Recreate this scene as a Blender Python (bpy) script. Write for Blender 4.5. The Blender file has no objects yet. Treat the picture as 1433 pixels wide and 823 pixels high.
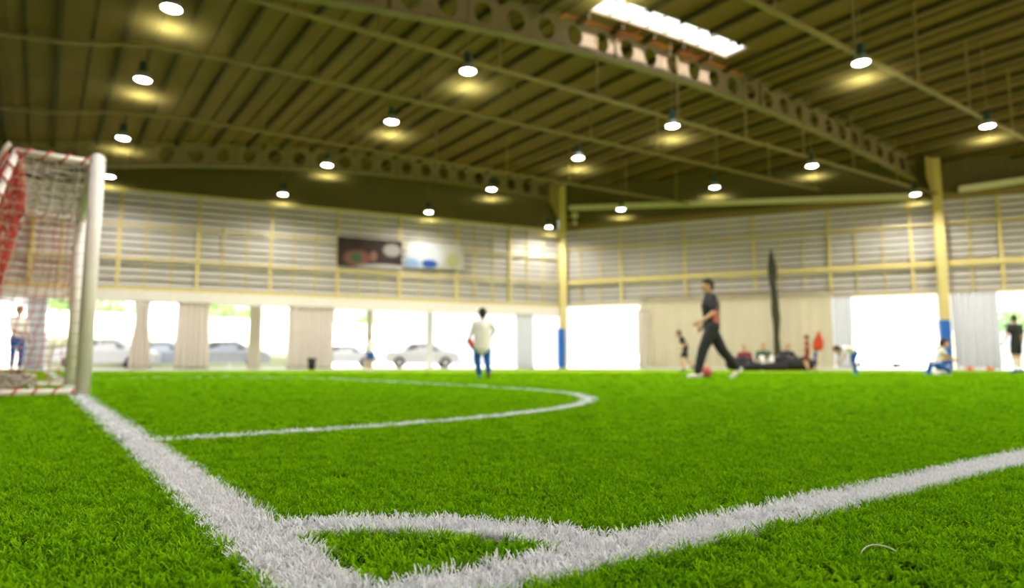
import bpy, bmesh, math, random
import numpy as np
from mathutils import Vector, Matrix
R = math.radians
PI = math.pi
rng = random.Random(7)
nrs = np.random.RandomState(11)
S = bpy.context.scene
COL = S.collection

# ------------------------------------------------------------------ camera
FPX = 925.0            # focal length in pixels of a 1433 px wide frame
CAMH = 0.26
PITCH = math.atan(97.5 / FPX)
cd = bpy.data.cameras.new('camera')
cd.sensor_width = 36.0
cd.lens = FPX / 1433.0 * 36.0
cd.clip_start = 0.02
cd.clip_end = 400
cd.dof.use_dof = True
cd.dof.focus_distance = 1.06
cd.dof.aperture_fstop = 2.7
cam = bpy.data.objects.new('camera', cd)
cam.location = (0, 0, CAMH)
cam.rotation_euler = (PI / 2 + PITCH, 0, 0)
COL.objects.link(cam)
S.camera = cam

# ------------------------------------------------------------------ sky, sun, exposure
w = bpy.data.worlds.new('sky')
S.world = w
w.use_nodes = True
bg = w.node_tree.nodes['Background']
bg.inputs[0].default_value = (0.97, 0.99, 1.0, 1)
bg.inputs[1].default_value = 1.7
TH = R(35.5)
sun_d = bpy.data.lights.new('sun', 'SUN')
sun_d.energy = 30.0
sun_d.angle = R(3)
sun_d.color = (1.0, 0.95, 0.88)
sun = bpy.data.objects.new('sun', sun_d)
COL.objects.link(sun)
_sd = Vector((-math.sin(TH), math.cos(TH), -0.62)).normalized()
sun.rotation_euler = _sd.to_track_quat('-Z', 'Y').to_euler()
sun.location = (0, -20, 30)
S.view_settings.view_transform = 'Standard'
S.view_settings.look = 'None'
S.view_settings.gamma = 1
S.view_settings.exposure = 0.0
S.cycles.use_denoising = True
S.cycles.max_bounces = 7
S.cycles.transparent_max_bounces = 16
S.cycles.sample_clamp_indirect = 6
LENS_GLOW = 25.0       # emission strength of a lamp lens
LAMP_WATT = 700.0     # light thrown down by each lamp

# ------------------------------------------------------------------ coordinates
# u runs along the goal line / purlins, v along the touch line / roof trusses
U = Vector((-math.sin(TH), math.cos(TH), 0))
V = Vector((math.cos(TH), math.sin(TH), 0))
O = Vector((0, 0, CAMH))
def W(u, v, z=0.0):
    return U * u + V * v + Vector((0, 0, z))
def ray(x, y):
    a = (x - 716.5) / FPX; b = (411.5 - y) / FPX
    return Vector((a, math.cos(PITCH) - b * math.sin(PITCH), math.sin(PITCH) + b * math.cos(PITCH)))
def atz(x, y, z=0.0):
    d = ray(x, y); return O + d * ((z - CAMH) / d.z)
def atY(x, y, Y):
    d = ray(x, y); return O + d * (Y / d.y)
def zc(v):                      # arched roof height
    return max(10.03 - (0.0058 if v < 19 else 0.0045) * (v - 19) ** 2, 7.75)
C1 = Vector((2.72, 35.5, 0))
C2 = Vector((18.7, 28.6, 0))
RW = (C2 - C1).normalized()     # along right wall
LW = Vector((-18.6, -8.6, 0)).normalized()   # along far end wall, from C1 leftwards
RN = Vector((RW.y, -RW.x, 0))   # points into the hall
if RN.dot(-C1) < 0: RN = -RN
LN = Vector((LW.y, -LW.x, 0))
if LN.dot(-C1) < 0: LN = -LN
def v_right(u): return 22.9 + (27.3 - u) * 0.597
def u_far(v): return 27.3 + (22.9 - v) * 0.189

# ------------------------------------------------------------------ materials
def mat(name, col, rough=0.6, metal=0.0, var=0.12, scale=6.0, trans=0.0, bump=0.0, spec=0.3):
    m = bpy.data.materials.new(name)
    m.use_nodes = True
    nt = m.node_tree; n = nt.nodes; l = nt.links
    b = n['Principled BSDF']
    b.inputs['Roughness'].default_value = rough
    b.inputs['Metallic'].default_value = metal
    b.inputs['Specular IOR Level'].default_value = spec
    tc = n.new('ShaderNodeTexCoord'); no = n.new('ShaderNodeTexNoise')
    no.inputs['Scale'].default_value = scale; no.inputs['Detail'].default_value = 4
    l.new(tc.outputs['Object'], no.inputs['Vector'])
    mx = n.new('ShaderNodeMix'); mx.data_type = 'RGBA'
    l.new(no.outputs['Fac'], mx.inputs[0])
    mx.inputs[6].default_value = (*[c * (1 - var) for c in col], 1)
    mx.inputs[7].default_value = (*[min(1, c * (1 + var)) for c in col], 1)
    l.new(mx.outputs[2], b.inputs['Base Color'])
    if bump:
        bp = n.new('ShaderNodeBump'); bp.inputs['Strength'].default_value = bump
        l.new(no.outputs['Fac'], bp.inputs['Height']); l.new(bp.outputs[0], b.inputs['Normal'])
    if trans:
        tr = n.new('ShaderNodeBsdfTranslucent'); ms = n.new('ShaderNodeMixShader')
        ms.inputs[0].default_value = trans
        l.new(mx.outputs[2], tr.inputs[0])
        l.new(b.outputs[0], ms.inputs[1]); l.new(tr.outputs[0], ms.inputs[2])
        l.new(ms.outputs[0], n['Material Output'].inputs['Surface'])
    return m
def emit(name, col, s):
    m = bpy.data.materials.new(name); m.use_nodes = True
    n = m.node_tree.nodes
    for x in list(n):
        if x.type == 'BSDF_PRINCIPLED': n.remove(x)
    e = n.new('ShaderNodeEmission'); e.inputs[0].default_value = (*col, 1); e.inputs[1].default_value = s
    m.node_tree.links.new(e.outputs[0], n['Material Output'].inputs['Surface'])
    return m
def see_thru(name, col, clear, trans=0.5):
    m = bpy.data.materials.new(name); m.use_nodes = True
    n = m.node_tree.nodes; l = m.node_tree.links
    for x in list(n):
        if x.type == 'BSDF_PRINCIPLED': n.remove(x)
    t = n.new('ShaderNodeBsdfTransparent'); d = n.new('ShaderNodeBsdfDiffuse'); r = n.new('ShaderNodeBsdfTranslucent')
    d.inputs[0].default_value = (*col, 1); r.inputs[0].default_value = (*col, 1)
    a = n.new('ShaderNodeMixShader'); a.inputs[0].default_value = trans
    l.new(d.outputs[0], a.inputs[1]); l.new(r.outputs[0], a.inputs[2])
    b = n.new('ShaderNodeMixShader'); b.inputs[0].default_value = clear
    l.new(a.outputs[0], b.inputs[1]); l.new(t.outputs[0], b.inputs[2])
    l.new(b.outputs[0], n['Material Output'].inputs['Surface'])
    return m
M = {
 'white_paint': mat('white_paint', (.84, .78, .76), .45),
 'white_steel': mat('white_steel', (.74, .67, .63), .5),
 'yellow_steel': mat('yellow_steel', (.62, .50, .20), .5, var=.15),
 'olive_steel': mat('olive_steel', (.24, .16, .07), .6),
 'slat': mat('slat', (.60, .57, .55), .6, trans=.34, var=.08, scale=1.5),
 'slat_shade_lip': mat('slat_shade_lip', (.20, .17, .07), .6),  # dark colour stands in for the shadow line between overlapping slats
 'olive_clad': mat('olive_clad', (.11, .085, .042), .7),
 'roof': mat('roof', (.165, .088, .040), .75, var=.25, scale=.8),
 'purlin': mat('purlin', (.065, .042, .020), .7),
 'truss': mat('truss', (.24, .18, .12), .55),
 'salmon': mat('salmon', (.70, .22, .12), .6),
 'blue_pad': mat('blue_pad', (.012, .12, .52), .5),
 'curtain': mat('curtain', (.82, .75, .69), .85, trans=.38, var=.08, scale=3),
 'curtain_white': mat('curtain_white', (.80, .80, .82), .85, trans=.45, var=.06),
 'tarp': mat('tarp', (.66, .60, .46), .8, var=.06, scale=1.2, trans=.25),
 'dark_net': mat('dark_net', (.05, .05, .03), .9, var=.4, scale=25),
 'lamp_house': mat('lamp_house', (.03, .09, .10), .4, .3),
 'reflector': mat('reflector', (.45, .50, .50), .35, .6),
 'lens': emit('lens', (1.0, .985, .95), LENS_GLOW),
 'rod': mat('rod', (.26, .19, .09), .5, .2),
 'cord_red': mat('cord_red', (.50, .07, .05), .8, var=.3, scale=60),
 'cord_grey': mat('cord_grey', (.48, .42, .36), .8, var=.2, scale=60),
 'skin': mat('skin', (.60, .33, .19), .55, var=.06),
 'hair': mat('hair', (.02, .015, .012), .6, var=.3, scale=40),
 'hair_blond': mat('hair_blond', (.42, .30, .13), .6),
 'black': mat('black', (.022, .022, .025), .7, var=.3),
 'black_bag': mat('black_bag', (.022, .020, .024), .8, var=.4),
 'white_cloth': mat('white_cloth', (.84, .79, .78), .85),
 'pink': mat('pink', (.62, .16, .15), .8),
 'orange': mat('orange', (.85, .12, .05), .6),
 'blue': mat('blue', (.012, .10, .38), .75),
 'teal': mat('teal', (.02, .30, .36), .6),
 'navy': mat('navy', (.03, .04, .16), .8),
 'maroon': mat('maroon', (.22, .03, .04), .8),
 'green_cloth': mat('green_cloth', (.04, .10, .06), .8),
 'yellow_cloth': mat('yellow_cloth', (.72, .42, .04), .8),
 'eye_white': mat('eye_white', (.8, .8, .78), .3),
 'lip': mat('lip', (.45, .14, .10), .5),
 'paving': mat('paving', (.66, .65, .62), .9, var=.08, scale=.5),
 'stucco': mat('stucco', (.80, .79, .75), .9, var=.05),
 'stucco_green': mat('stucco_green', (.60, .64, .42), .9, var=.12, scale=.8),
 'leaf': mat('leaf', (.20, .38, .10), .7, var=.4, scale=2, trans=.35),
 'bark': mat('bark', (.20, .14, .09), .9),
 'car_white': mat('car_white', (.80, .80, .80), .25, spec=.6),
 'car_grey': mat('car_grey', (.58, .62, .70), .25, .3, spec=.6),
 'car_glass': mat('car_glass', (.36, .39, .42), .1, spec=.8),
 'tyre': mat('tyre', (.03, .03, .03), .8),
 'hub': mat('hub', (.5, .5, .5), .35, .7),
 'window_glass': mat('window_glass', (.22, .30, .36), .15, spec=.8),
 'net_film': see_thru('net_film', (.80, .66, .18), .978, .5),
 'pane': see_thru('pane', (.92, .95, .97), .62, .8),
}
M['net_film'].name = 'ceiling_net_mesh'

# ------------------------------------------------------------------ object helpers
def obj(name, bm, mats, parent=None, smooth=False):
    me = bpy.data.meshes.new(name)
    if isinstance(bm, bpy.types.Mesh): me = bm
    else:
        bmesh.ops.recalc_face_normals(bm, faces=bm.faces[:])
        bm.to_mesh(me); bm.free()
        if smooth:
            for p in me.polygons: p.use_smooth = True
        for m in (mats if isinstance(mats, (list, tuple)) else [mats]): me.materials.append(m)
    o = bpy.data.objects.new(name, me)
    COL.objects.link(o)
    if parent: o.parent = parent
    return o
def tag(o, label, cat, group=None, kind=None):
    o['label'] = label; o['category'] = cat
    if group: o['group'] = group
    if kind: o['kind'] = kind
    return o
def thing(name, label, cat, loc=(0, 0, 0), rz=0.0, group=None, scale=1.0):
    o = bpy.data.objects.new(name, None)
    COL.objects.link(o); o.location = loc; o.rotation_euler = (0, 0, rz); o.scale = (scale,) * 3
    o.empty_display_size = .1
    return tag(o, label, cat, group)
def struct(name, bm, mats, smooth=False):
    o = obj(name, bm, mats, None, smooth); o['kind'] = 'structure'; return o
def dup(root, label, loc=None, rz=None, group=None):
    r = root.copy(); COL.objects.link(r); r['label'] = label
    if loc is not None: r.location = loc
    if rz is not None: r.rotation_euler = (0, 0, rz)
    if group: r['group'] = group
    for ch in list(root.children):
        c = ch.copy(); COL.objects.link(c); c.parent = r
        for g in ch.children:
            d = g.copy(); COL.objects.link(d); d.parent = c
    return r
def quadbox(bm, p0, p1, side, up, w_, h_, mi=0):
    """box whose long axis runs p0-p1"""
    p0 = Vector(p0); p1 = Vector(p1)
    vs = []
    for p in (p0, p1):
        for a, b in ((-1, -1), (1, -1), (1, 1), (-1, 1)):
            vs.append(bm.verts.new(p + side * (a * w_ / 2) + up * (b * h_ / 2)))
    for f in ((3, 2, 1, 0), (4, 5, 6, 7), (0, 1, 5, 4), (1, 2, 6, 5), (2, 3, 7, 6), (3, 0, 4, 7)):
        bm.faces.new([vs[i] for i in f]).material_index = mi
def beam(bm, p0, p1, w_, h_, mi=0, upref=Vector((0, 0, 1))):
    p0 = Vector(p0); p1 = Vector(p1)
    d = (p1 - p0).normalized()
    if abs(d.dot(upref)) > .98: upref = V
    side = d.cross(upref).normalized(); up = side.cross(d).normalized()
    quadbox(bm, p0, p1, side, up, w_, h_, mi)
def box(bm, c, sx, sy, sz, mi=0):
    c = Vector(c)
    quadbox(bm, c - Vector((0, 0, sz / 2)), c + Vector((0, 0, sz / 2)), Vector((1, 0, 0)), Vector((0, 1, 0)), sx, sy, mi)
def tube(bm, pts, r, seg=8, mi=0, cap=True):
    pts = [Vector(p) for p in pts]
    rr = r if isinstance(r, (list, tuple)) else [r] * len(pts)
    rings = []
    ref = None
    for i, p in enumerate(pts):
        d = (pts[min(i + 1, len(pts) - 1)] - pts[max(i - 1, 0)])
        if d.length < 1e-9: d = Vector((0, 0, 1))
        d.normalize()
        if ref is None:
            ref = Vector((0, 0, 1)) if abs(d.z) < .9 else Vector((1, 0, 0))
        a = d.cross(ref).normalized(); b = a.cross(d).normalized(); ref = b
        rings.append([bm.verts.new(p + (a * math.cos(t) + b * math.sin(t)) * rr[i])
                      for t in [2 * PI * k / seg for k in range(seg)]])
    for i in range(len(rings) - 1):
        for k in range(seg):
            bm.faces.new((rings[i][k], rings[i][(k + 1) % seg], rings[i + 1][(k + 1) % seg], rings[i + 1][k])).material_index = mi
    if cap and seg > 2:
        bm.faces.new(rings[0][::-1]).material_index = mi; bm.faces.new(rings[-1]).material_index = mi
def lathe(bm, prof, seg=24, mi=0, c=(0, 0, 0)):
    c = Vector(c); rings = []
    for r, z in prof:
        if r < 1e-6: rings.append([bm.verts.new(c + Vector((0, 0, z)))])
        else: rings.append([bm.verts.new(c + Vector((r * math.cos(2 * PI * k / seg), r * math.sin(2 * PI * k / seg), z))) for k in range(seg)])
    for a, b in zip(rings, rings[1:]):
        for k in range(seg):
            q = [a[k % len(a)], a[(k + 1) % len(a)], b[(k + 1) % len(b)], b[k % len(b)]]
            u_ = []
            for x in q:
                if x not in u_: u_.append(x)
            if len(u_) > 2: bm.faces.new(u_).material_index = mi
def ball(bm, c, r, sx=1, sy=1, sz=1, sub=2, rot=None):
    m = Matrix.Translation(Vector(c)) @ ((rot.to_4x4() if rot else Matrix.Identity(4))) @ Matrix.Diagonal((sx * r, sy * r, sz * r, 1))
    bmesh.ops.create_icosphere(bm, subdivisions=sub, radius=1, matrix=m)
def new(): return bmesh.new()

# ------------------------------------------------------------------ floor
def turf_floor_material():
    m = bpy.data.materials.new('turf_far'); m.use_nodes = True
    n = m.node_tree.nodes; l = m.node_tree.links
    b = n['Principled BSDF']; b.inputs['Roughness'].default_value = .9; b.inputs['Specular IOR Level'].default_value = .1
    tc = n.new('ShaderNodeTexCoord')
    n1 = n.new('ShaderNodeTexNoise'); n1.inputs['Scale'].default_value = 45; n1.inputs['Detail'].default_value = 6
    n2 = n.new('ShaderNodeTexNoise'); n2.inputs['Scale'].default_value = 1.2; n2.inputs['Detail'].default_value = 3
    l.new(tc.outputs['Object'], n1.inputs['Vector']); l.new(tc.outputs['Object'], n2.inputs['Vector'])
    r = n.new('ShaderNodeValToRGB')
    r.color_ramp.elements[0].position = .3; r.color_ramp.elements[0].color = (.17, .29, .002, 1)
    r.color_ramp.elements[1].position = .7; r.color_ramp.elements[1].color = (.30, .44, .002, 1)
    l.new(n1.outputs['Fac'], r.inputs[0])
    mx = n.new('ShaderNodeMix'); mx.data_type = 'RGBA'; mx.blend_type = 'MULTIPLY'; mx.inputs[0].default_value = .35
    l.new(r.outputs[0], mx.inputs[6]); l.new(n2.outputs['Color'], mx.inputs[7])
    l.new(r.outputs[0], b.inputs['Base Color'])
    bp = n.new('ShaderNodeBump'); bp.inputs['Strength'].default_value = .6; bp.inputs['Distance'].default_value = .02
    l.new(n1.outputs['Fac'], bp.inputs['Height']); l.new(bp.outputs[0], b.inputs['Normal'])
    return m
M['turf_far'] = turf_floor_material()
M['turf_base'] = mat('turf_base', (.012, .055, .006), .95, var=.4, scale=80)
def hall_outline():
    """corners of the hall on the ground: (u, v)"""
    return [(-10, -3), (u_far(-3), -3), (27.3, 22.9), (-10, v_right(-10))]
bm = new()
NEAR = 11.5
near_pts = [(-3, -1.5), (u_far(-3) * 0 + 0, 0)]
# far turf sheet (whole hall) with a hole near the camera where the fibre pile stands on its dark backing
hole = [Vector((x, y, 0)) for x, y in ((-9.2, 11.5), (9.2, 11.5), (9.2, -.6), (-9.2, -.6))]
outer = [W(u, v) for u, v in hall_outline()]
ov = [bm.verts.new(p) for p in outer]; hv = [bm.verts.new(p) for p in hole]
edges = [bm.edges.new((ov[i], ov[(i + 1) % 4])) for i in range(4)] + [bm.edges.new((hv[i], hv[(i + 1) % 4])) for i in range(4)]
bmesh.ops.triangle_fill(bm, edges=edges, use_beauty=True)
for f in bm.faces: f.material_index = 0
# remove anything filled inside the hole, then the dark backing
for f in list(bm.faces):
    c = f.calc_center_median()
    if abs(c.x) < 9.2 and -.6 < c.y < 11.5 and all(abs(v_.co.x) < 9.21 and -.61 < v_.co.y < 11.51 for v_ in f.verts): bm.faces.remove(f)
for f in bm.faces: f.material_index = 0
hv2 = [bm.verts.new(p) for p in hole]
bm.faces.new(hv2).material_index = 1
floor = struct('floor', bm, [M['turf_far'], M['turf_base']])
floor.location.z = -.011

# ------------------------------------------------------------------ grass fibre tufts
def fibre_material(name, root, tip, tip2):
    m = bpy.data.materials.new(name); m.use_nodes = True
    n = m.node_tree.nodes; l = m.node_tree.links
    b = n['Principled BSDF']; b.inputs['Roughness'].default_value = .8; b.inputs['Specular IOR Level'].default_value = .0
    at = n.new('ShaderNodeAttribute'); at.attribute_name = 'blade'       # x: height along blade, y: random
    sp = n.new('ShaderNodeSeparateXYZ'); l.new(at.outputs['Vector'], sp.inputs[0])
    geo = n.new('ShaderNodeNewGeometry')
    no = n.new('ShaderNodeTexNoise'); no.inputs['Scale'].default_value = 9; no.inputs['Detail'].default_value = 3
    l.new(geo.outputs['Position'], no.inputs['Vector'])
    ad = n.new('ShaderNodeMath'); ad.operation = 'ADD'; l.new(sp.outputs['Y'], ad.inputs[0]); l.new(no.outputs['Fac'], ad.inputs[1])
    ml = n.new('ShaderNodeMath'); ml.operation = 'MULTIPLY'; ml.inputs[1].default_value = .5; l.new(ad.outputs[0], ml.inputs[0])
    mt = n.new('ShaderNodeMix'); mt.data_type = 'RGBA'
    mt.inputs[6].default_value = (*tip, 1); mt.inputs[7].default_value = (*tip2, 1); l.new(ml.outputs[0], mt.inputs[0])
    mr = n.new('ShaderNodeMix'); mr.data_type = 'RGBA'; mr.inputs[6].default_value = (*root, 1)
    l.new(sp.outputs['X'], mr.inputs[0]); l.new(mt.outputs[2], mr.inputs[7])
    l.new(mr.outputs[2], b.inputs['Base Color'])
    tr = n.new('ShaderNodeBsdfTranslucent'); l.new(mr.outputs[2], tr.inputs[0])
    ms = n.new('ShaderNodeMixShader'); ms.inputs[0].default_value = .18
    l.new(b.outputs[0], ms.inputs[1]); l.new(tr.outputs[0], ms.inputs[2])
    l.new(ms.outputs[0], n['Material Output'].inputs['Surface'])
    return m
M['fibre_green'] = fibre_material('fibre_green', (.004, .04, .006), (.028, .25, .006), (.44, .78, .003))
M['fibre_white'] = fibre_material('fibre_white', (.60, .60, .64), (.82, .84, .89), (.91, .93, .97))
def tuft_mesh(name, seed, m, nb=16, rad=.011, wid=.00115, hgt=.0195):
    r = random.Random(seed)
    vs, fs, at = [], [], []
    for i in range(nb):
        a = r.uniform(0, 2 * PI); q = rad * math.sqrt(r.random())
        x, y = q * math.cos(a), q * math.sin(a)
        lean = a + r.uniform(-1.2, 1.2)
        L = hgt * r.uniform(.75, 1.25); bend = r.uniform(.5, 1.9); t0 = r.uniform(.05, .55)
        wa = lean + PI / 2 + r.uniform(-.7, .7)
        wx, wy = math.cos(wa), math.sin(wa)
        px, py, pz = x, y, 0.0
        NS = 4
        w0 = wid * r.uniform(.8, 1.25); rv = r.random()
        base = len(vs)
        for k in range(NS + 1):
            t = k / NS
            ww = w0 * (1 - .55 * t * t)
            vs.append((px - wx * ww, py - wy * ww, pz)); vs.append((px + wx * ww, py + wy * ww, pz))
            at += [(t, rv, 0)] * 2
            ang = t0 + bend * t
            px += math.cos(lean) * math.sin(ang) * L / NS; py += math.sin(lean) * math.sin(ang) * L / NS; pz += math.cos(ang) * L / NS
            pz = max(pz, .001)
        for k in range(NS):
            b = base + 2 * k
            fs.append((b, b + 1, b + 3, b + 2))
    me = bpy.data.meshes.new(name); me.from_pydata(vs, [], fs)
    a_ = me.attributes.new('blade', 'FLOAT_VECTOR', 'POINT'); a_.data.foreach_set('vector', np.array(at, dtype=np.float32).ravel())
    me.materials.append(m)
    for p in me.polygons: p.use_smooth = True
    return me
def tuft_group(name, m, seed):
    g = bpy.data.node_groups.new(name, 'GeometryNodeTree')
    g.interface.new_socket('Geometry', in_out='INPUT', socket_type='NodeSocketGeometry')
    g.interface.new_socket('Geometry', in_out='OUTPUT', socket_type='NodeSocketGeometry')
    n = g.nodes; l = g.links
    gi = n.new('NodeGroupInput'); go = n.new('NodeGroupOutput')
    def attr(nm, ty):
        a = n.new('GeometryNodeInputNamedAttribute'); a.data_type = ty; a.inputs['Name'].default_value = nm; return a
    sel = attr('tuft', 'BOOLEAN'); rot = attr('rot', 'FLOAT_VECTOR'); sc = attr('scl', 'FLOAT_VECTOR'); ix = attr('idx', 'INT')
    js = n.new('GeometryNodeJoinGeometry')
    for k in range(4):
        me = tuft_mesh(f'{name}_tuft', seed + k, m)
        to = bpy.data.objects.new(f'{name}_tuft', me)        # a library piece, never linked to the scene
        oi = n.new('GeometryNodeObjectInfo'); oi.inputs['Object'].default_value = to; oi.inputs['As Instance'].default_value = True
        l.new(oi.outputs['Geometry'], js.inputs[0])
    ip = n.new('GeometryNodeInstanceOnPoints')
    l.new(gi.outputs[0], ip.inputs['Points']); l.new(sel.outputs[0], ip.inputs['Selection'])
    l.new(js.outputs[0], ip.inputs['Instance']); ip.inputs['Pick Instance'].default_value = True
    l.new(ix.outputs[0], ip.inputs['Instance Index']); l.new(rot.outputs[0], ip.inputs['Rotation']); l.new(sc.outputs[0], ip.inputs['Scale'])
    j2 = n.new('GeometryNodeJoinGeometry')
    l.new(gi.outputs[0], j2.inputs[0]); l.new(ip.outputs[0], j2.inputs[0]); l.new(j2.outputs[0], go.inputs[0])
    return g
# pitch marking layout in (u, v)
GL0, GL1 = .235, .340          # goal line between these v
TL0, TL1 = .648, .752          # touch line between these u
CA0, CA1 = .395, .500          # corner arc radii about (TL0, GL0)
def d_dist(u, v):              # signed position across the goal area line: 0 outside edge .. 1 inside edge
    uc1, uc2, ru, rv_, nn = 6.1, 10.3, 3.60, 3.76, 2.4
    du = np.where(u < uc1, uc1 - u, np.where(u > uc2, u - uc2, 0))
    return (np.abs(du / ru) ** nn + np.abs((v - .30) / rv_) ** nn) ** (1 / nn)
def classify(u, v):
    """0 grass, 1 goal line, 2 touch line, 3 corner arc, 4 goal area line"""
    c = np.zeros(len(u), int)
    rr = np.hypot(u - TL0, v - GL0)
    c[(rr > CA0) & (rr < CA1) & (u > TL0) & (v > GL0)] = 3
    q = d_dist(u, v)
    c[(q < 1.0) & (q > 1 - .082 / 3.7) & (v > GL0)] = 4
    c[(u > TL0) & (u < TL1) & (v > GL0)] = 2
    c[(v > GL0) & (v < GL1) & (u > TL0)] = 1
    return c
pts, scl = [], []
def scatter(y0, y1, dens, sxy, sz):
    """tufts for camera distances y0..y1, a bit wider than the view"""
    wdt = lambda y: .95 * y + .35
    n_ = int((y1 - y0) * 2 * wdt(y1) * dens)
    x = nrs.uniform(-wdt(y1), wdt(y1), n_); y = nrs.uniform(y0, y1, n_)
    k = np.abs(x) < wdt(y)
    pts.append(np.stack([x[k], y[k]], 1)); m_ = k.sum()
    s_ = nrs.uniform(.85, 1.2, m_)
    scl.append(np.stack([s_ * sxy, s_ * sxy, nrs.uniform(.85, 1.15, m_) * sz], 1))
scatter(.25, 2.2, 7000, 1.0, 1.0)
scatter(2.2, 4.2, 3600, 1.6, 1.0)
scatter(4.2, 7.0, 1500, 2.5, 1.0)
scatter(7.0, 11.5, 800, 3.8, 1.0)
scatter(11.5, 15.0, 330, 4.6, .8)
scatter(15.0, 19.0, 110, 5.0, .7)
pts = np.concatenate(pts); scl = np.concatenate(scl)
ug = pts @ np.array([U.x, U.y]); vg = pts @ np.array([V.x, V.y])
cls = classify(ug, vg)
# keep everything inside the hall
def pile(name, k, group, strips=None, mats=None):
    """object whose vertices carry tufts (plus flat woven strips under them)"""
    vs = np.zeros((k.sum(), 3)); vs[:, :2] = pts[k]
    me = bpy.data.meshes.new(name)
    sv, sf = strips if strips else ([], [])
    n0 = len(vs)
    me.from_pydata(vs.tolist() + [tuple(p) for p in sv], [], [tuple(n0 + i for i in f) for f in sf])
    N = n0 + len(sv)
    t = np.zeros(N, bool); t[:n0] = True
    me.attributes.new('tuft', 'BOOLEAN', 'POINT').data.foreach_set('value', t)
    r_ = np.zeros((N, 3), np.float32); r_[:n0, 2] = nrs.uniform(0, 2 * PI, n0); r_[:n0, 0] = nrs.uniform(-.2, .2, n0); r_[:n0, 1] = nrs.uniform(-.2, .2, n0)
    me.attributes.new('rot', 'FLOAT_VECTOR', 'POINT').data.foreach_set('vector', r_.ravel())
    s_ = np.ones((N, 3), np.float32); s_[:n0] = scl[k]
    me.attributes.new('scl', 'FLOAT_VECTOR', 'POINT').data.foreach_set('vector', s_.ravel())
    me.attributes.new('idx', 'INT', 'POINT').data.foreach_set('value', nrs.randint(0, 4, N).astype(np.int32))
    if mats: me.materials.append(mats)
    o = bpy.data.objects.new(name, me); COL.objects.link(o); o.location.z = -.010     # fibre tips reach pitch level z = 0
    md = o.modifiers.new('fibres', 'NODES'); md.node_group = group
    return o
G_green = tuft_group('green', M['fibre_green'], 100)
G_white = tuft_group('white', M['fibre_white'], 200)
M['line_flat'] = mat('line_flat', (.80, .77, .78), .85, var=.08, scale=60)
def strip(inner, outer_, z=.005):
    sv = []; sf = []
    for a, b in zip(inner, outer_):
        p, q = W(*a, z), W(*b, z); sv += [p, q]
    for i in range(len(inner) - 1): sf.append((2 * i, 2 * i + 1, 2 * i + 3, 2 * i + 2))
    return sv, sf
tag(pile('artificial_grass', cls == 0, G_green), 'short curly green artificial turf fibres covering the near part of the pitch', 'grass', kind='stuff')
o = pile('goal_line', cls == 1, G_white, strip([(TL0, GL0), (31, GL0)], [(TL0, GL1), (31, GL1)]), M['line_flat'])
tag(o, 'white turf goal line running from the near corner to the goal posts', 'line', kind='stuff')
o = pile('touch_line', cls == 2, G_white, strip([(TL0, GL1), (TL0, 34)], [(TL1, GL1), (TL1, 34)]), M['line_flat'])
tag(o, 'white turf touch line sweeping from the near corner out to the right edge', 'line', kind='stuff')
aa = [PI / 2 * i / 20 for i in range(21)]
o = pile('corner_arc', cls == 3, G_white, strip([(TL0 + CA0 * math.cos(a), GL0 + CA0 * math.sin(a)) for a in aa], [(TL0 + CA1 * math.cos(a), GL0 + CA1 * math.sin(a)) for a in aa], .004), M['line_flat'])
tag(o, 'small white quarter circle arc in the near corner of the pitch', 'line', kind='stuff')
def dcurve(k):
    out = []
    for i in range(31):
        a = PI / 2 * i / 30
        c, s_ = math.cos(a) ** (2 / 2.4), math.sin(a) ** (2 / 2.4) if a > 0 else 0
        out.append((6.1 - 3.60 * k * c, .30 + 3.76 * k * s_))
    return out + [(16.4 - u, v) for u, v in reversed(out)]
o = pile('goal_area_line', cls == 4, G_white, strip(dcurve(1 - .082 / 3.7), dcurve(1.0), .006), M['line_flat'])
tag(o, 'white curved goal area line bending round in front of the goal', 'line', kind='stuff')
# halfway side marks far away
def flat_line(name, a, b, wd, label):
    bm = new(); d = (W(*b) - W(*a)).normalized(); s_ = Vector((-d.y, d.x, 0))
    beam(bm, W(*a, .004), W(*b, .004), wd, .006)
    tag(obj(name, bm, M['line_flat']), label, 'line')
# loose fibres lying on the turf
def fibre(label, px, py, curl, m):
    p = atz(px, py, .022); bm = new(); pp = []
    for i in range(9):
        t = i / 8
        pp.append(Vector((-.02 + .045 * t, .006 * math.sin(curl * t), -.003 + .009 * math.sin(PI * t) + .004 * t)))
    tube(bm, pp, [.0009 * (1 - .4 * abs(2 * i / 8 - 1)) for i in range(9)], 5)
    o = obj('loose_fibre', bm, m, smooth=True); o.location = p; tag(o, label, 'fibre')
fibre('loose white curled fibre lying below the touch line near its bend with the corner arc', 925, 768, 3, M['white_cloth'])
fibre('small loose white fibre standing in the dark grass at the lower right', 1226, 772, 6, M['white_cloth'])

# ------------------------------------------------------------------ ceiling with skylight opening
SKU0, SKU1, SKV0, SKV1 = 11.62, 12.48, 11.4, 17.3
def clip_hall(bm, ext=0.0):
    for p, nrm in ((C1 - RN * ext, -RN), (C1 - LN * ext, -LN)):
        g = bm.verts[:] + bm.edges[:] + bm.faces[:]
        bmesh.ops.bisect_plane(bm, geom=g, plane_co=p, plane_no=nrm, clear_outer=True)
bm = new()
us = [-10, SKU0, SKU1, 34]
vsn = sorted(set([-3 + i for i in range(0, 50)] + [SKV0, SKV1]))
grid = {(i, j): bm.verts.new(W(u, v, zc(v))) for i, u in enumerate(us) for j, v in enumerate(vsn)}
for i in range(3):
    for j in range(len(vsn) - 1):
        if i == 1 and vsn[j] >= SKV0 - .01 and vsn[j + 1] <= SKV1 + .01: continue
        bm.faces.new([grid[i, j], grid[i + 1, j], grid[i + 1, j + 1], grid[i, j + 1]])
clip_hall(bm, .35)
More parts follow.
